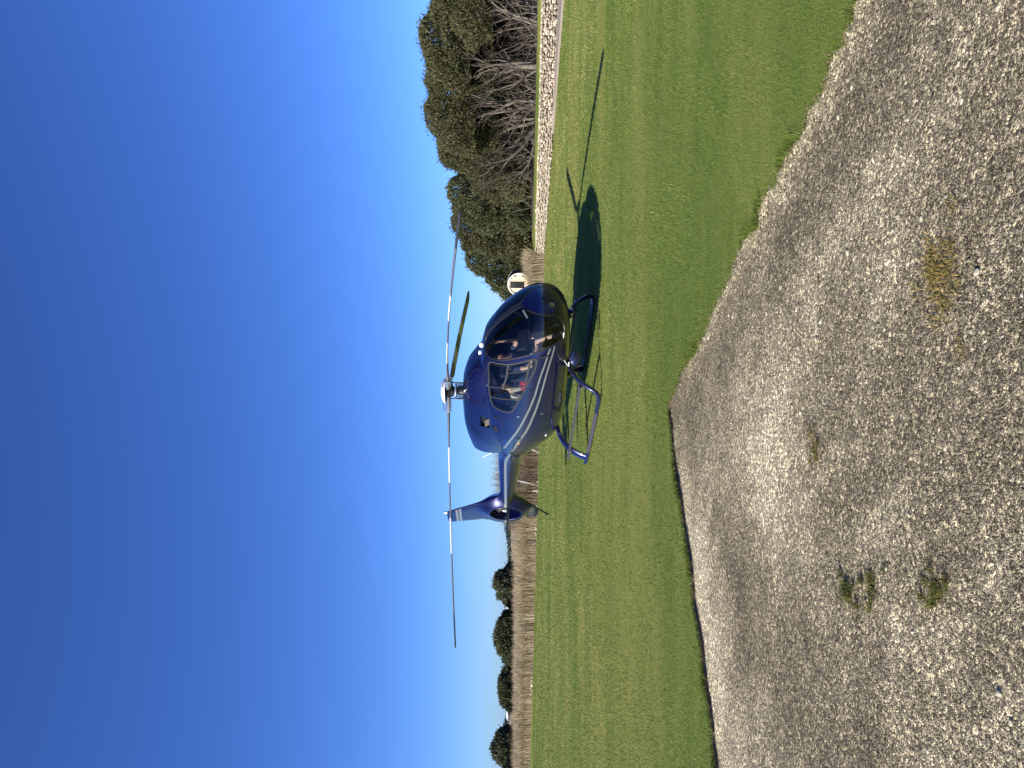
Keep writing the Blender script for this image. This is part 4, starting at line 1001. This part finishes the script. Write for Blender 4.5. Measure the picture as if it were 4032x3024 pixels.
def make_tree(name, loc, label, blobs, ncl, cr, per, lsize, lmat, limbs, seed, group=None, low=-.45, tw=(7, 4), cat='tree', extra=None):
    r = np.random.default_rng(seed); t_ = empty(name, loc); tag(t_, label, cat, group)
    V, F_, tn_ = canopy(blobs, ncl*per, lsize, r, low)
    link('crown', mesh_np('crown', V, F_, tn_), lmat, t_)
    mb = MB()
    for (bx, by), d, ln, r0 in limbs: limb(mb, Vector((bx, by, -.1)), Vector(d), ln, r0*.72, r, 0, tw)
    mb.build('trunk', [MAT['bark'], MAT['twig']], t_, True)
    return t_
# --- the wind-shaped grove on the bank (base height of the bank about 0.7 m)
BZ = .68
def G(dirx, z): return (dirx*z, z, BZ)
grove = 'trees of the dark grove above the stone wall'
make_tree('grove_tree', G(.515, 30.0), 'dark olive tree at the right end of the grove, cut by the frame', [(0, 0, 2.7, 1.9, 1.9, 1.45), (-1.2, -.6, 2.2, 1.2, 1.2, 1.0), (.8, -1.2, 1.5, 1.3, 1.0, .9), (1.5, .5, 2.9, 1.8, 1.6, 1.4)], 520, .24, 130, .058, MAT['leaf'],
    [((-1.9, -1.2), (.45, .0, .8), 2.9, .10), ((-1.6, -1.0), (.75, .2, .55), 2.6, .08), ((-2.0, -1.1), (.2, -.1, .9), 2.6, .07), ((-.4, -1.0), (.4, -.2, .8), 2.2, .07), ((.5, -1.3), (.3, -.3, .8), 2.0, .05), ((.9, -1.2), (-.3, -.3, .8), 2.0, .05)], 21, grove)
make_tree('grove_tree', G(.437, 31.5), 'grove tree with a thick pale trunk leaning left above the wall', [(.3, 0, 3.15, 2.0, 1.9, 1.45), (-.9, -.5, 3.0, 1.1, 1.1, .95), (1.2, -.8, 2.6, 1.1, 1.0, .9), (.1, .6, 2.2, 2.0, 1.3, 1.2)], 560, .24, 130, .058, MAT['leaf'],
    [((-1.35, -1.5), (-.05, .05, 1), 2.5, .17), ((-1.25, -1.45), (.35, .1, .9), 2.5, .12), ((-1.4, -1.5), (-.5, -.1, .8), 2.3, .08), ((.55, -1.4), (.05, 0, 1), 2.8, .10), ((.75, -1.4), (.35, .1, .9), 2.6, .08), ((.4, -1.4), (-.35, -.1, .9), 2.4, .07), ((.3, -1.3), (.1, -.3, .9), 2.2, .06)], 22, grove, tw=(8, 5))
make_tree('grove_tree', G(.368, 33.0), 'tallest grove tree, bare pale limbs fanning out below its crown', [(.2, 0, 3.35, 1.8, 1.8, 1.35), (-1.1, -.3, 2.95, 1.2, 1.2, 1.0), (1.3, -.5, 3.0, 1.0, 1.0, .9), (-.2, 1.0, 2.0, 2.0, 1.2, 1.3)], 520, .24, 130, .058, MAT['leaf'],
    [((-.55, -1.6), (.0, -.05, 1), 3.2, .12), ((-.6, -1.6), (-.45, 0, .9), 3.1, .10), ((-.5, -1.6), (.45, .0, .9), 3.2, .11), ((-.45, -1.6), (.8, .1, .7), 2.7, .08), ((-.6, -1.6), (-.8, -.1, .7), 2.5, .08), ((.9, -1.3), (.2, -.2, .9), 2.2, .05), ((1.1, -1.3), (-.2, -.2, .9), 1.8, .05)], 23, grove, tw=(8, 5))
make_tree('grove_tree', G(.315, 35.0), 'grove tree with low limbs curving left over the wall', [(.1, 0, 3.2, 1.5, 1.6, 1.15), (-1.0, -.2, 2.2, 1.1, 1.2, .85), (.9, -.4, 3.0, 1.0, 1.0, .95), (-.3, 1.2, 1.9, 1.9, 1.2, 1.3), (-1.4, .3, .9, 1.0, 1.0, 1.0)], 480, .24, 130, .058, MAT['leaf'],
    [((.35, -1.8), (-.35, 0, .9), 3.0, .12), ((.25, -1.8), (-.7, 0, .7), 3.1, .13), ((.1, -1.9), (-.95, -.1, .45), 3.2, .12), ((.45, -1.8), (.1, 0, 1), 2.8, .10), ((-.3, -1.9), (-.95, .1, .3), 2.8, .09), ((.5, -1.7), (.5, 0, .8), 2.4, .07)], 24, grove, tw=(8, 5))
make_tree('grove_tree', G(.246, 41.0), 'rounded grey green tree beside the notch in the grove skyline', [(0, 0, 2.9, 1.5, 1.6, 1.25), (-.7, -.6, 2.2, 1.3, 1.2, 1.1), (.9, -.3, 2.3, 1.1, 1.1, 1.0), (.2, -.8, 1.2, 1.5, 1.0, .9), (-.8, -1.5, .45, 1.3, .9, .7), (1.2, -1.6, .4, 1.1, .9, .6)], 560, .24, 110, .068, MAT['leafgreen'],
    [((.9, -1.9), (-.5, 0, .8), 2.4, .09), ((.7, -1.9), (-.9, 0, .35), 2.6, .08), ((0, 0), (.0, 0, 1), 2.5, .12), ((-.8, -1.6), (.5, -.1, .7), 1.6, .05)], 25, grove, low=-.8)
make_tree('grove_tree', G(.209, 43.5), 'broad dense tree left of the notch, foliage nearly to the ground', [(0, 0, 2.95, 1.6, 1.6, 1.3), (-.6, -.8, 2.0, 1.4, 1.2, 1.2), (.9, -.5, 2.2, 1.2, 1.2, 1.1), (.2, -1.0, 1.1, 1.7, 1.0, .95), (-.6, -1.7, .4, 1.5, .9, .7), (.9, -1.8, .4, 1.2, .9, .6)], 620, .24, 110, .068, MAT['leaf'],
    [((0, 0), (.1, 0, 1), 2.6, .12), ((-.2, -.1), (-.4, 0, .9), 2.4, .09), ((1.2, -1.6), (-.6, -.2, .6), 1.6, .05), ((.3, -1.7), (.5, -.2, .7), 1.5, .05)], 26, grove, low=-.85)
make_tree('grove_tree', G(.168, 46.0), 'leftmost grove tree sloping down towards the round hut', [(.3, 0, 2.3, 1.5, 1.5, 1.25), (-.8, -.3, 1.5, 1.2, 1.2, 1.1), (1.0, -.6, 1.7, 1.3, 1.2, 1.2), (-1.6, .3, .8, 1.0, 1.0, .9), (.2, -1.5, .4, 1.6, .9, .8)], 560, .24, 110, .068, MAT['leafgreen'],
    [((0, 0), (.1, 0, 1), 2.2, .11), ((.3, -.1), (-.5, 0, .8), 2.0, .08)], 27, grove, low=-.9)
# hinder row, seen through the gaps as deep shade
for i, (dx, z, h, wd, sd_) in enumerate(((.53, 35, 2.6, 2.6, 31), (.475, 36, 3.0, 2.5, 32), (.415, 37.5, 3.2, 2.5, 33), (.355, 39, 3.1, 2.5, 34), (.30, 40.5, 2.7, 2.3, 35))):
    make_tree('shade_tree', G(dx, z), ['dense tree in deep shade, farthest right of the back row', 'dense shaded tree behind the thick leaning trunk', 'dense shaded tree behind the tallest grove tree', 'dense shaded tree behind the fanning bare limbs', 'dense shaded tree at the left end of the back row'][i],
        [(0, 0, h*.55, wd, 1.6, h*.62), (.9, -.6, h*.35, wd*.7, 1.2, h*.4), (-1.0, -.6, h*.35, wd*.7, 1.2, h*.4)], 190, .48, 70, .17, MAT['leaf'], [((0, 0), (.1, 0, 1), 2.2, .12), ((.3, 0), (-.4, 0, .9), 2.2, .1), ((-.9, -1.6), (.3, 0, .9), 2.2, .05), ((.9, -1.6), (-.2, 0, .9), 2.0, .05)], sd_, 'shaded trees behind the grove', low=-.95, tw=(6, 4))
# tangled dry brush under the grove
rb_ = np.random.default_rng(77)
for i, (dx, z, lab) in enumerate(((.487, 28.8, 'dry brush tangle on the bank at the far right of the wall'), (.405, 31.2, 'dry brush tangle below the thick pale trunk'), (.338, 33.2, 'dry brush tangle between the fanning limbs and the low curving limbs'), (.272, 38.0, 'dry brush tangle below the notch in the grove skyline'))):
    t_ = empty('dry_bush', (dx*z, z, BZ-.05)); tag(t_, lab, 'bush', 'dry brush under the grove'); mb = MB()
    for q in range(34):
        limb(mb, Vector((rb_.uniform(-1.5, 1.5), rb_.uniform(-.4, .5), 0)), Vector((rb_.normal(0, .5), rb_.normal(0, .3), 1)), rb_.uniform(.6, 1.9), .022, rb_, 1, (0, 6), .22, .05)
    mb.build('stems', [MAT['bark'], MAT['twig']], t_, True)

# --- round trees beyond the reeds on the left
lt = 'round trees standing in the reed marsh'
def marsh_tree(dx, z, hw, top, label, seed, lm='leafgreen', squat=1.0):
    H_ = 1.55+top*z
    make_tree('marsh_tree', (dx*z, z, -.1), label, [(0, 0, H_*.52, hw, hw, H_*.46), (-hw*.45, -.3, H_*.42, hw*.6, hw*.6, H_*.36), (hw*.45, -.3, H_*.45, hw*.6, hw*.6, H_*.36), (.1, -.2, H_*.72, hw*.62, hw*.6, H_*.27), (0, -.4, H_*.22, hw*.95, hw*.7, H_*.24)],
              520, .22*z/62, 62, .10*z/62, MAT[lm], [((0, 0), (.05, 0, 1), H_*.6, .12), ((.1, 0), (-.5, 0, .8), H_*.5, .07), ((-.1, 0), (.5, 0, .8), H_*.5, .07)], seed, lt, low=-.9, tw=(4, 3))
marsh_tree(-.259, 66, 1.65, .0195, 'round marsh tree nearest the helicopter tail', 41, 'leafgrey')
marsh_tree(-.328, 64, 2.0, .0185, 'widest of the round marsh trees, second from the tail', 42)
marsh_tree(-.394, 66, 1.78, .0140, 'lower round marsh tree, third from the helicopter tail', 43)
marsh_tree(-.4685, 62, 1.42, .0205, 'tall grey green marsh tree near the left edge', 44, 'leafgrey')
marsh_tree(-.505, 58, .95, .0085, 'small dark marsh tree cut by the left edge of the view', 45)
# --- far treeline and a couple of far white sheds
r = np.random.default_rng(5); C = []; Rr = []
for dx in np.arange(-.62, .18, .0042):
    z = r.uniform(420, 520); h = z*max(.001, (.0045+.0035*math.sin(dx*37+1)+r.normal(0, .0016)))
    if r.random() < .15: h *= 1.5
    C.append((dx*z, z, 1.0+h*.5)); Rr.append((2.6, 2.0, max(1.2, h*.62)))
V, F_, tn_ = leaf_cloud(np.array(C), np.array(Rr), 60, .75, r, .4)
tag(link('far_treeline', mesh_np('far_treeline', V, F_, tn_), MAT['leaffar']), 'thin dark line of far trees along the horizon', 'treeline', kind='stuff')
def shed(dx, z, wd, h, zb, lab):
    t_ = empty('far_shed', (dx*z, z, zb)); tag(t_, lab, 'building', 'far white sheds')
    mb = MB(); mb.box((0, 0, h*.3), (wd*.97, 6, h*.6)); mb.build('wall', MAT['post'], t_)
    mb = MB(); mb.add([(-wd/2, -3.3, h*.6), (wd/2, -3.3, h*.6), (wd/2, 0, h), (-wd/2, 0, h), (-wd/2, 3.3, h*.6), (wd/2, 3.3, h*.6)], [(0, 1, 2, 3), (3, 2, 5, 4)]); mb.build('roof', MAT['roofwhite'], t_)
    for q in (-.3, 0, .3):
        mb = MB(); mb.box((wd*q, -3.02, h*.25), (wd*.12, .06, h*.4)); mb.build('door', MAT['black'], t_)
shed(-.2945, 330, 4.6, 2.3, .3, 'long white roofed shed far away between two marsh trees')
shed(-.4285, 340, 3.4, 1.9, .2, 'small white shed far away right of the tall left marsh tree')
shed(-.2420, 335, 2.2, 1.6, .1, 'tiny white shed far away near the helicopter tail')

# --- reeds
def reeds(n, pos, hgt, width, r, lean=.16, droop=.3):
    P = pos; n = len(P); h = hgt*r.uniform(.7, 1.15, n); w_ = width*r.uniform(.5, 1.4, n)
    an = r.uniform(0, 2*math.pi, n); ld = np.abs(r.normal(0, lean, n)); dx = np.cos(an)*ld; dy = np.sin(an)*ld
    mid = P+np.c_[dx*h*.45, dy*h*.45, h*.6]; tip = P+np.c_[dx*h*(1+droop), dy*h*(1+droop), h*(1-ld*.4)]
    va = r.uniform(0, math.pi, n); s_ = np.c_[np.cos(va), np.sin(va)*.4, np.zeros(n)]*w_[:, None]/2
    V = np.stack([P-s_, P+s_, mid-s_*.8, mid+s_*.8, tip], 1).reshape(-1, 3); b_ = np.arange(n)*5
    F_ = np.concatenate([np.c_[b_, b_+1, b_+3], np.c_[b_, b_+3, b_+2], np.c_[b_+2, b_+3, b_+4]])
    return V, F_
def reed_bed(name, label, edge, depth, dens, hfun, width, m, seed, bias=.5, clump=.5):
    r = np.random.default_rng(seed); E_ = np.array(edge); d = np.r_[0, np.cumsum(np.linalg.norm(np.diff(E_, axis=0), axis=1))]
    n = int(d[-1]*dens); s_ = r.uniform(0, d[-1], n); q = r.random(n)**(1/ (1-bias)) if bias < 1 else r.random(n)
    x = np.interp(s_, d, E_[:, 0]); y = np.interp(s_, d, E_[:, 1]); off = q*depth+.05
    x2 = x+off*x/np.hypot(x, y); y2 = y+off*y/np.hypot(x, y)
    cl = .5+.5*np.sin(x2*2.1+3*np.sin(y2*.7))*np.sin(x2*5.3+y2*1.7)
    hh = hfun(x2, off)*(1-clump*.22+clump*.35*(cl-.3))
    V, F_ = reeds(n, np.c_[x2, y2, np.full(n, -.09)], hh, width, r)
    tint = np.clip(.55+.28*(cl-.5)+r.normal(0, .19, n), 0, 1)
    return tag(link(name, mesh_np(name, V, F_, np.repeat(tint, 5)), m), label, 'reeds', kind='stuff')
reed_bed('reed_bed', 'tan dry reeds filling the marsh left of the tail', [(-34, 58.2), (-26.4, 52.95), (-18.9, 48.4), (-15.1, 46.5), (-10.1, 44.6), (-7.4, 43.2)], 26, 2300, lambda x, o: np.where(o < 1.2, .98+.30*o, 1.32)+.10*np.sin(x*1.3)+.10*np.clip((x+22)/12, 0, 1), .045, MAT['reed'], 61, .62)
reed_bed('brown_reed_bed', 'taller brown reeds behind the helicopter tail boom', [(-8.0, 43.6), (-5.5, 42.8), (-3.3, 41.9), (.5, 40.0), (3.2, 38.8)], 9, 2600, lambda x, o: 1.0+np.clip(o*.5, 0, 1.35)*np.clip((-x+1)*.2+.35, .2, 1)*np.clip((x+9.3)*.8, .25, 1), .05, MAT['reeddark'], 62, .45)
reed_bed('straw_reed_bed', 'straw coloured reeds at the lawn edge beside the round hut', [(3.2, 38.8), (5.1, 37.5), (6.35, 36.75)], 4.5, 2600, lambda x, o: .70+np.clip(o*.22, 0, .22)+.30*np.clip((x-4.9)/1.0, 0, 1), .04, MAT['reed'], 63, .45)
# feathery tall stalks standing over the brown reeds
r = np.random.default_rng(8); n = 1300; x = r.uniform(-8.0, -3.0, n); y = r.uniform(45, 50, n)
V, F_ = reeds(n, np.c_[x, y, np.full(n, -.09)], np.where(x > -6.8, 2.75, 2.2)*np.ones(n), .05, r, .22, .5)
tag(link('feathery_reeds', mesh_np('feathery_reeds', V, F_, np.repeat(np.clip(r.normal(.8, .2, n), 0, 1), 5)), MAT['reeddark']), 'feathery tall reed stalks above the tail boom', 'reeds', kind='stuff')

# --- the round timber hut behind the nose
hut = empty('round_hut', (5.2, 40.0, .0), R(-18)); tag(hut, 'small round timber fronted hut with dark shingled barrel top behind the nose', 'hut')
HR = .58; HC = 1.19; HL = 1.15
mb = MB(); mb.lathe([(HR-.015, .05), (HR-.015, HL)], (0, 0, HC), (0, 1, 0), 40); mb.build('barrel_wall', MAT['shingle'], hut, True)
for q in range(9):                                     # upright front planks either side of the opening
    wp = (2*HR-.10)/9; x0 = -HR+.05+q*wp; x1 = x0+wp-.008; xm = max(abs(x0), abs(x1)); hz = math.sqrt(max(.01, (HR-.04)**2-xm**2)); xc = (x0+x1)/2
    spans = ((HC-hz, HC-.30), (HC+.47, HC+hz)) if -.20 < xc < .16 else ((HC-hz, HC+hz),)
    for z0, z1 in spans:
        if z1-z0 < .02: continue
        mb = MB(); mb.box((xc, .09+.003*(q % 2), (z0+z1)/2), (x1-x0, .025, z1-z0)); mb.build('plank', MAT['timber'], hut)
mb = MB(); mb.box((-.02, .13, HC+.085), (.38, .02, .77)); wn = mb.build('window', MAT['pane'], hut)
for cx, cz, sx, sz in ((-.21, .085, .03, .80), (.17, .085, .03, .80), (-.02, .475, .38, .03), (-.02, -.305, .38, .03)):
    mb = MB(); mb.box((cx, .073, HC+cz), (sx, .03, sz)); mb.build('window_frame', MAT['timber'], wn)
mb = MB(); mb.lathe([(HR-.05, .03), (HR+.022, .03), (HR+.022, .09), (HR-.05, .09)], (0, 0, HC), (0, 1, 0), 40, close=True); mb.build('front_hoop', MAT['hoop'], hut, True, autos=40)
mb = MB(); mb.lathe([(HR-.03, HL), (HR+.024, HL), (HR+.024, HL+.05), (HR-.03, HL+.05)], (0, 0, HC), (0, 1, 0), 40, close=True); mb.build('rear_hoop', MAT['hoop'], hut, True, autos=40)
for x in (-.33, .33):
    for y in (.2, 1.0):
        mb = MB(); mb.box((x, y, .33), (.08, .08, .84)); mb.build('leg', MAT['post'], hut)
shm = None
for row in range(6):                                   # shingle courses on the barrel
    for k in range(12):
        an = math.pi*(-.10+1.2*(k+.5*(row % 2))/12)
        if shm is None:
            mb = MB(); mb.box((0, 0, 0), (.165, .20, .010), Matrix.Rotation(.05, 3, 'X')); o = mb.build('shingle', MAT['shingle'], hut); shm = o.data
        else:
            o = bpy.data.objects.new('shingle', shm); COL.objects.link(o); o.parent = hut
        o.location = (math.cos(an)*(HR+.003), .20+row*.172, HC+math.sin(an)*(HR+.003)); o.rotation_euler = (0, math.pi/2-an, 0)

# --- stones and stakes along the far lawn edge
def rock(loc, sz, lab, group, seed):
    rr = np.random.default_rng(seed); V = rock_verts(rr, .75)*np.array(sz); o = link('rock', mesh_np('rock', V, ICO_F), MAT['limestone'], None, loc)
    o.rotation_euler = (0, 0, rr.uniform(0, 3)); tag(o, lab, 'rock', group); return o
ge = 'white edging rocks at the far side of the lawn'
for i, (x, y, sx, sz, lab) in enumerate(((-8.05, 43.2, .17, .13, 'largest white edging rock, left of the tail bumper'), (-8.42, 43.4, .19, .09, 'flat white edging rock beside the largest one'),
        (-5.35, 42.4, .06, .05, 'small white edging rock under the boom aerial, rightmost of four'), (-5.55, 42.45, .08, .06, 'white edging rock under the boom aerial, second of four'), (-5.68, 42.5, .09, .06, 'white edging rock under the boom aerial, third of four'), (-5.95, 42.6, .08, .06, 'white edging rock at the foot of the pale stake'),
        (4.1, 38.0, .07, .08, 'lone white rock before the straw reeds right of the nose'), (-6.72, 42.75, .10, .09, 'white edging rock behind the tail bumper'))):
    rock((x, y, sz*.5), (sx, sx*.8, sz), lab, ge, 100+i)
r = np.random.default_rng(3)
for i in range(9):
    x = -18.2-i*.17+r.normal(0, .03); rock((x, 47.75+(-18.2-x)*.62, .05+.03*(i % 3)), (.09+.03*r.random(), .08, .07+.05*(i % 2)), ['rightmost', 'second', 'third', 'fourth', 'fifth', 'sixth', 'seventh', 'eighth', 'leftmost'][i]+' pale rock, counted from the right, in the short row before the left reeds', 'short row of pale rocks left', 120+i)
for x, y, m_, lab in ((-5.83, 42.35, 'stake', 'short pale timber stake at the lawn edge under the tail boom'), (-7.30, 43.0, 'stake', 'short pale timber stake at the lawn edge left of the lower fin'), (-8.95, 43.7, 'post', 'short dark timber stake at the lawn edge, leftmost of three')):
    mb = MB(); mb.box((0, 0, .14), (.075, .06, .30)); mb.add([(-.0375, -.03, .29), (.0375, -.03, .29), (.0375, .03, .29), (-.0375, .03, .29), (0, 0, .315)], [(0, 1, 4), (1, 2, 4), (2, 3, 4), (3, 0, 4)])
    o = mb.build('stake', MAT[m_]); o.location = (x, y, 0); o.rotation_euler = (.05, -.06, .3); tag(o, lab, 'stake', 'stakes along the far lawn edge')

# --- short grass on the lawn: real blades near the camera, thinning with distance
r = np.random.default_rng(9); Vs = []; Fs = []; Ts = []; base = 0
n = 760000; y = np.exp(r.uniform(math.log(2.9), math.log(46), n)); x = r.uniform(-1, 1, n)*(.60*y+3.2)
ok = inpoly(x, y, LP); x = x[ok]; y = y[ok]; n = len(x)
P = np.c_[x, y, np.full(n, -.002)]; gs = y/6.0
clump = patch(x*3.1+2, y*3.1-5); hh = .023*gs**.28*r.uniform(.45, 1.3, n)*(.75+.5*clump); an = r.uniform(0, 2*math.pi, n); ld = np.abs(r.normal(0, .75, n))
tip = P+np.c_[np.cos(an)*ld*hh, np.sin(an)*ld*hh, hh]; va = r.uniform(0, math.pi, n); s_ = np.c_[np.cos(va), np.sin(va), np.zeros(n)]*(.0043*gs**1.05*r.uniform(.6, 1.3, n))[:, None]/2
Vs.append(np.stack([P-s_, P+s_, tip], 1).reshape(-1, 3)); Fs.append(np.arange(n*3).reshape(-1, 3)); base = n*3
pat = patch(x*.35+5, y*.9)*.45+patch(x*1.3, y*2.1+7)*.35+clump*.2
Ts.append(np.repeat(np.clip(.02+.75*pat+.022*np.clip(y-5, 0, 10)+r.normal(0, .2, n), 0, 1), 3))
# longer fringe along the turf edge
n = 26000; k = r.integers(0, len(GE), n); P = GE[k]+r.normal(0, .016, (n, 2)); P = np.c_[P, np.full(n, -.012)]
hh = r.uniform(.012, .05, n)*(.6+.8*(np.sin(k*.13)+np.sin(k*.31+1) > .4)); an = r.uniform(0, 2*math.pi, n); ld = np.abs(r.normal(0, .9, n)); tip = P+np.c_[np.cos(an)*ld*hh, np.sin(an)*ld*hh, hh]
va = r.uniform(0, math.pi, n); s_ = np.c_[np.cos(va), np.sin(va), np.zeros(n)]*.0025
Vs.append(np.stack([P-s_, P+s_, tip], 1).reshape(-1, 3)); Fs.append(np.arange(n*3).reshape(-1, 3)+base); Ts.append(np.repeat(np.clip(r.normal(.45, .25, n), 0, 1), 3))
tag(link('lawn_grass', mesh_np('lawn_grass', np.concatenate(Vs), np.concatenate(Fs), np.concatenate(Ts)), MAT['blade']), 'short mown green grass covering the lawn', 'grass', kind='stuff')

# --- loose stones on the gravel
r = np.random.default_rng(10)
OV = np.array([(1, 0, 0), (-.5, .87, 0), (-.5, -.87, 0), (.45, .5, .55), (-.6, .05, .6), (.3, -.55, .6)]); OF = np.array([(0, 1, 3), (1, 4, 3), (1, 2, 4), (2, 5, 4), (2, 0, 5), (0, 3, 5), (3, 4, 5)])
n = 190000; y = np.sqrt(r.uniform(1.2**2, 7.8**2, n)); x = r.uniform(-.68, .68, n)*(y+.8)
ok = ~inpoly(x, y, LP); x = x[ok]; y = y[ok]; ed = edge_dist(x, y); tt = grav_tint(x, y, ed); p2 = patch(x*1.7+9, y*1.7-4)
keep = r.random(len(x)) < np.clip(.25+.75*p2+.5*np.exp(-(ed/.12)**2), .08, 1)*np.clip((y+1.5)/7, .42, 1); x = x[keep]; y = y[keep]; tt = tt[keep]; p2 = p2[keep]; ed = ed[keep]; n = len(x)
sz = np.clip(np.exp(r.normal(math.log(.0028), .48, n)), .0012, .012)*(.8+.5*p2)*(1+.03*y); gz = grav_z(x, y, ed)
jit = 1+r.normal(0, .18, (n, 6, 1)); an = r.uniform(0, 6.28, n); c_, s_ = np.cos(an), np.sin(an)
V = OV[None]*jit*np.stack([np.ones(n), r.uniform(.6, 1, n), r.uniform(.5, 1.1, n)], 1)[:, None, :]*sz[:, None, None]
V = np.stack([V[..., 0]*c_[:, None]-V[..., 1]*s_[:, None], V[..., 0]*s_[:, None]+V[..., 1]*c_[:, None], V[..., 2]], -1)+np.stack([x, y, gz-.001], 1)[:, None, :]
F_ = (OF[None]+np.arange(n)[:, None, None]*6).reshape(-1, 3)
tag(link('gravel_stones', mesh_np('gravel_stones', V.reshape(-1, 3), F_, np.repeat(np.clip(.30+.38*tt+r.normal(0, .26, n), 0, 1), 6)), MAT['stone']), 'loose grey and cream gravel chips on the drive', 'gravel', kind='stuff')
# larger pale pebbles one could pick up
peb = [(3780, 1060), (3560, 790), (3350, 880), (2770, 1130)]
pg = 'larger pale pebbles on the gravel'
PB = [(.40, 2.62, .013, 'elongated pale pebble beside the yellow weed patch'), (.66, 2.98, .010, 'bright pale pebble right of the yellow weed patch'), (.86, 3.25, .009, 'pale pebble casting a small shadow, farther right than the weed patch'),
      (1.25, 2.52, .011, 'pale pebble near the right edge of the gravel'), (1.02, 2.72, .010, 'pale pebble between the weed patch and the right edge'), (-.98, 2.48, .012, 'white pebble near the lower left corner'), (-1.05, 2.42, .009, 'small white pebble beside the lower left one'), (.25, 4.0, .011, 'pale pebble on the middle of the gravel'), (1.32, 3.75, .012, 'pale pebble close to the right turf edge'), (-.50, 3.05, .009, 'pale pebble near the mossy clump')]
for i, (x, y, s_, lab) in enumerate(PB):
    rr = np.random.default_rng(200+i); o = link('pebble', mesh_np('pebble', rock_verts(rr, .6, ICO2_V, .10)*np.array([s_*1.25, s_, s_*.9]), ICO2_F, np.full(len(ICO2_V), .8)), MAT['stone'], None, (x, y, -.036+s_*.3)); o.rotation_euler = (0, 0, rr.uniform(0, 3)); tag(o, lab, 'pebble', pg)
# weeds growing in the gravel
def weed(loc, rx, ry, n, h, tint, lab, seed):
    rr = np.random.default_rng(seed); cl = rr.normal(0, .5, (max(4, n//28), 2)); k = rr.integers(0, len(cl), n)
    P = cl[k]+rr.normal(0, .11, (n, 2)); P = np.c_[P[:, 0]*rx, P[:, 1]*ry, np.full(n, -.002)]
    hh = h*rr.uniform(.4, 1.2, n); an = rr.uniform(0, 6.28, n); ld = np.abs(rr.normal(0, 1.0, n)); dx = np.c_[np.cos(an), np.sin(an)]*(ld*hh)[:, None]
    mid = P+np.c_[dx*.4, hh*.75]; tip = P+np.c_[dx*1.5, hh*(.75-.2*ld).clip(.1)]; va = rr.uniform(0, 3.14, n); s_ = np.c_[np.cos(va), np.sin(va), np.zeros(n)]*.0018
    V = np.stack([P-s_, P+s_, mid-s_*.8, mid+s_*.8, tip], 1).reshape(-1, 3); b_ = np.arange(n)*5
    F_ = np.concatenate([np.c_[b_, b_+1, b_+3], np.c_[b_, b_+3, b_+2], np.c_[b_+2, b_+3, b_+4]])
    o = link('weed', mesh_np('weed', V, F_, np.repeat(np.clip(rr.normal(tint, .24, n), 0, 1), 5)), MAT['weed'], None, (loc[0], loc[1], -.036)); tag(o, lab, 'weed'); return o
weed((.43, 2.86), .21, .15, 1000, .020, .66, 'sprawling yellow brown weed patch on the gravel right of centre', 1)
weed((-.97, 3.62), .09, .10, 330, .03, .25, 'olive weed tuft on the gravel, farther of the left pair', 2)
weed((-.87, 3.38), .10, .10, 330, .026, .25, 'green weed tuft on the gravel, nearer of the left pair', 3)
weed((-.74, 2.86), .075, .075, 420, .028, .34, 'compact mossy weed clump on the gravel left of centre', 4)
weed((-.31, 4.02), .16, .06, 260, .018, .5, 'thin flat weed streak on the middle of the gravel', 5)
weed((.52, 3.95), .10, .03, 120, .012, .45, 'thin dark weed line on the gravel towards the right turf', 6)
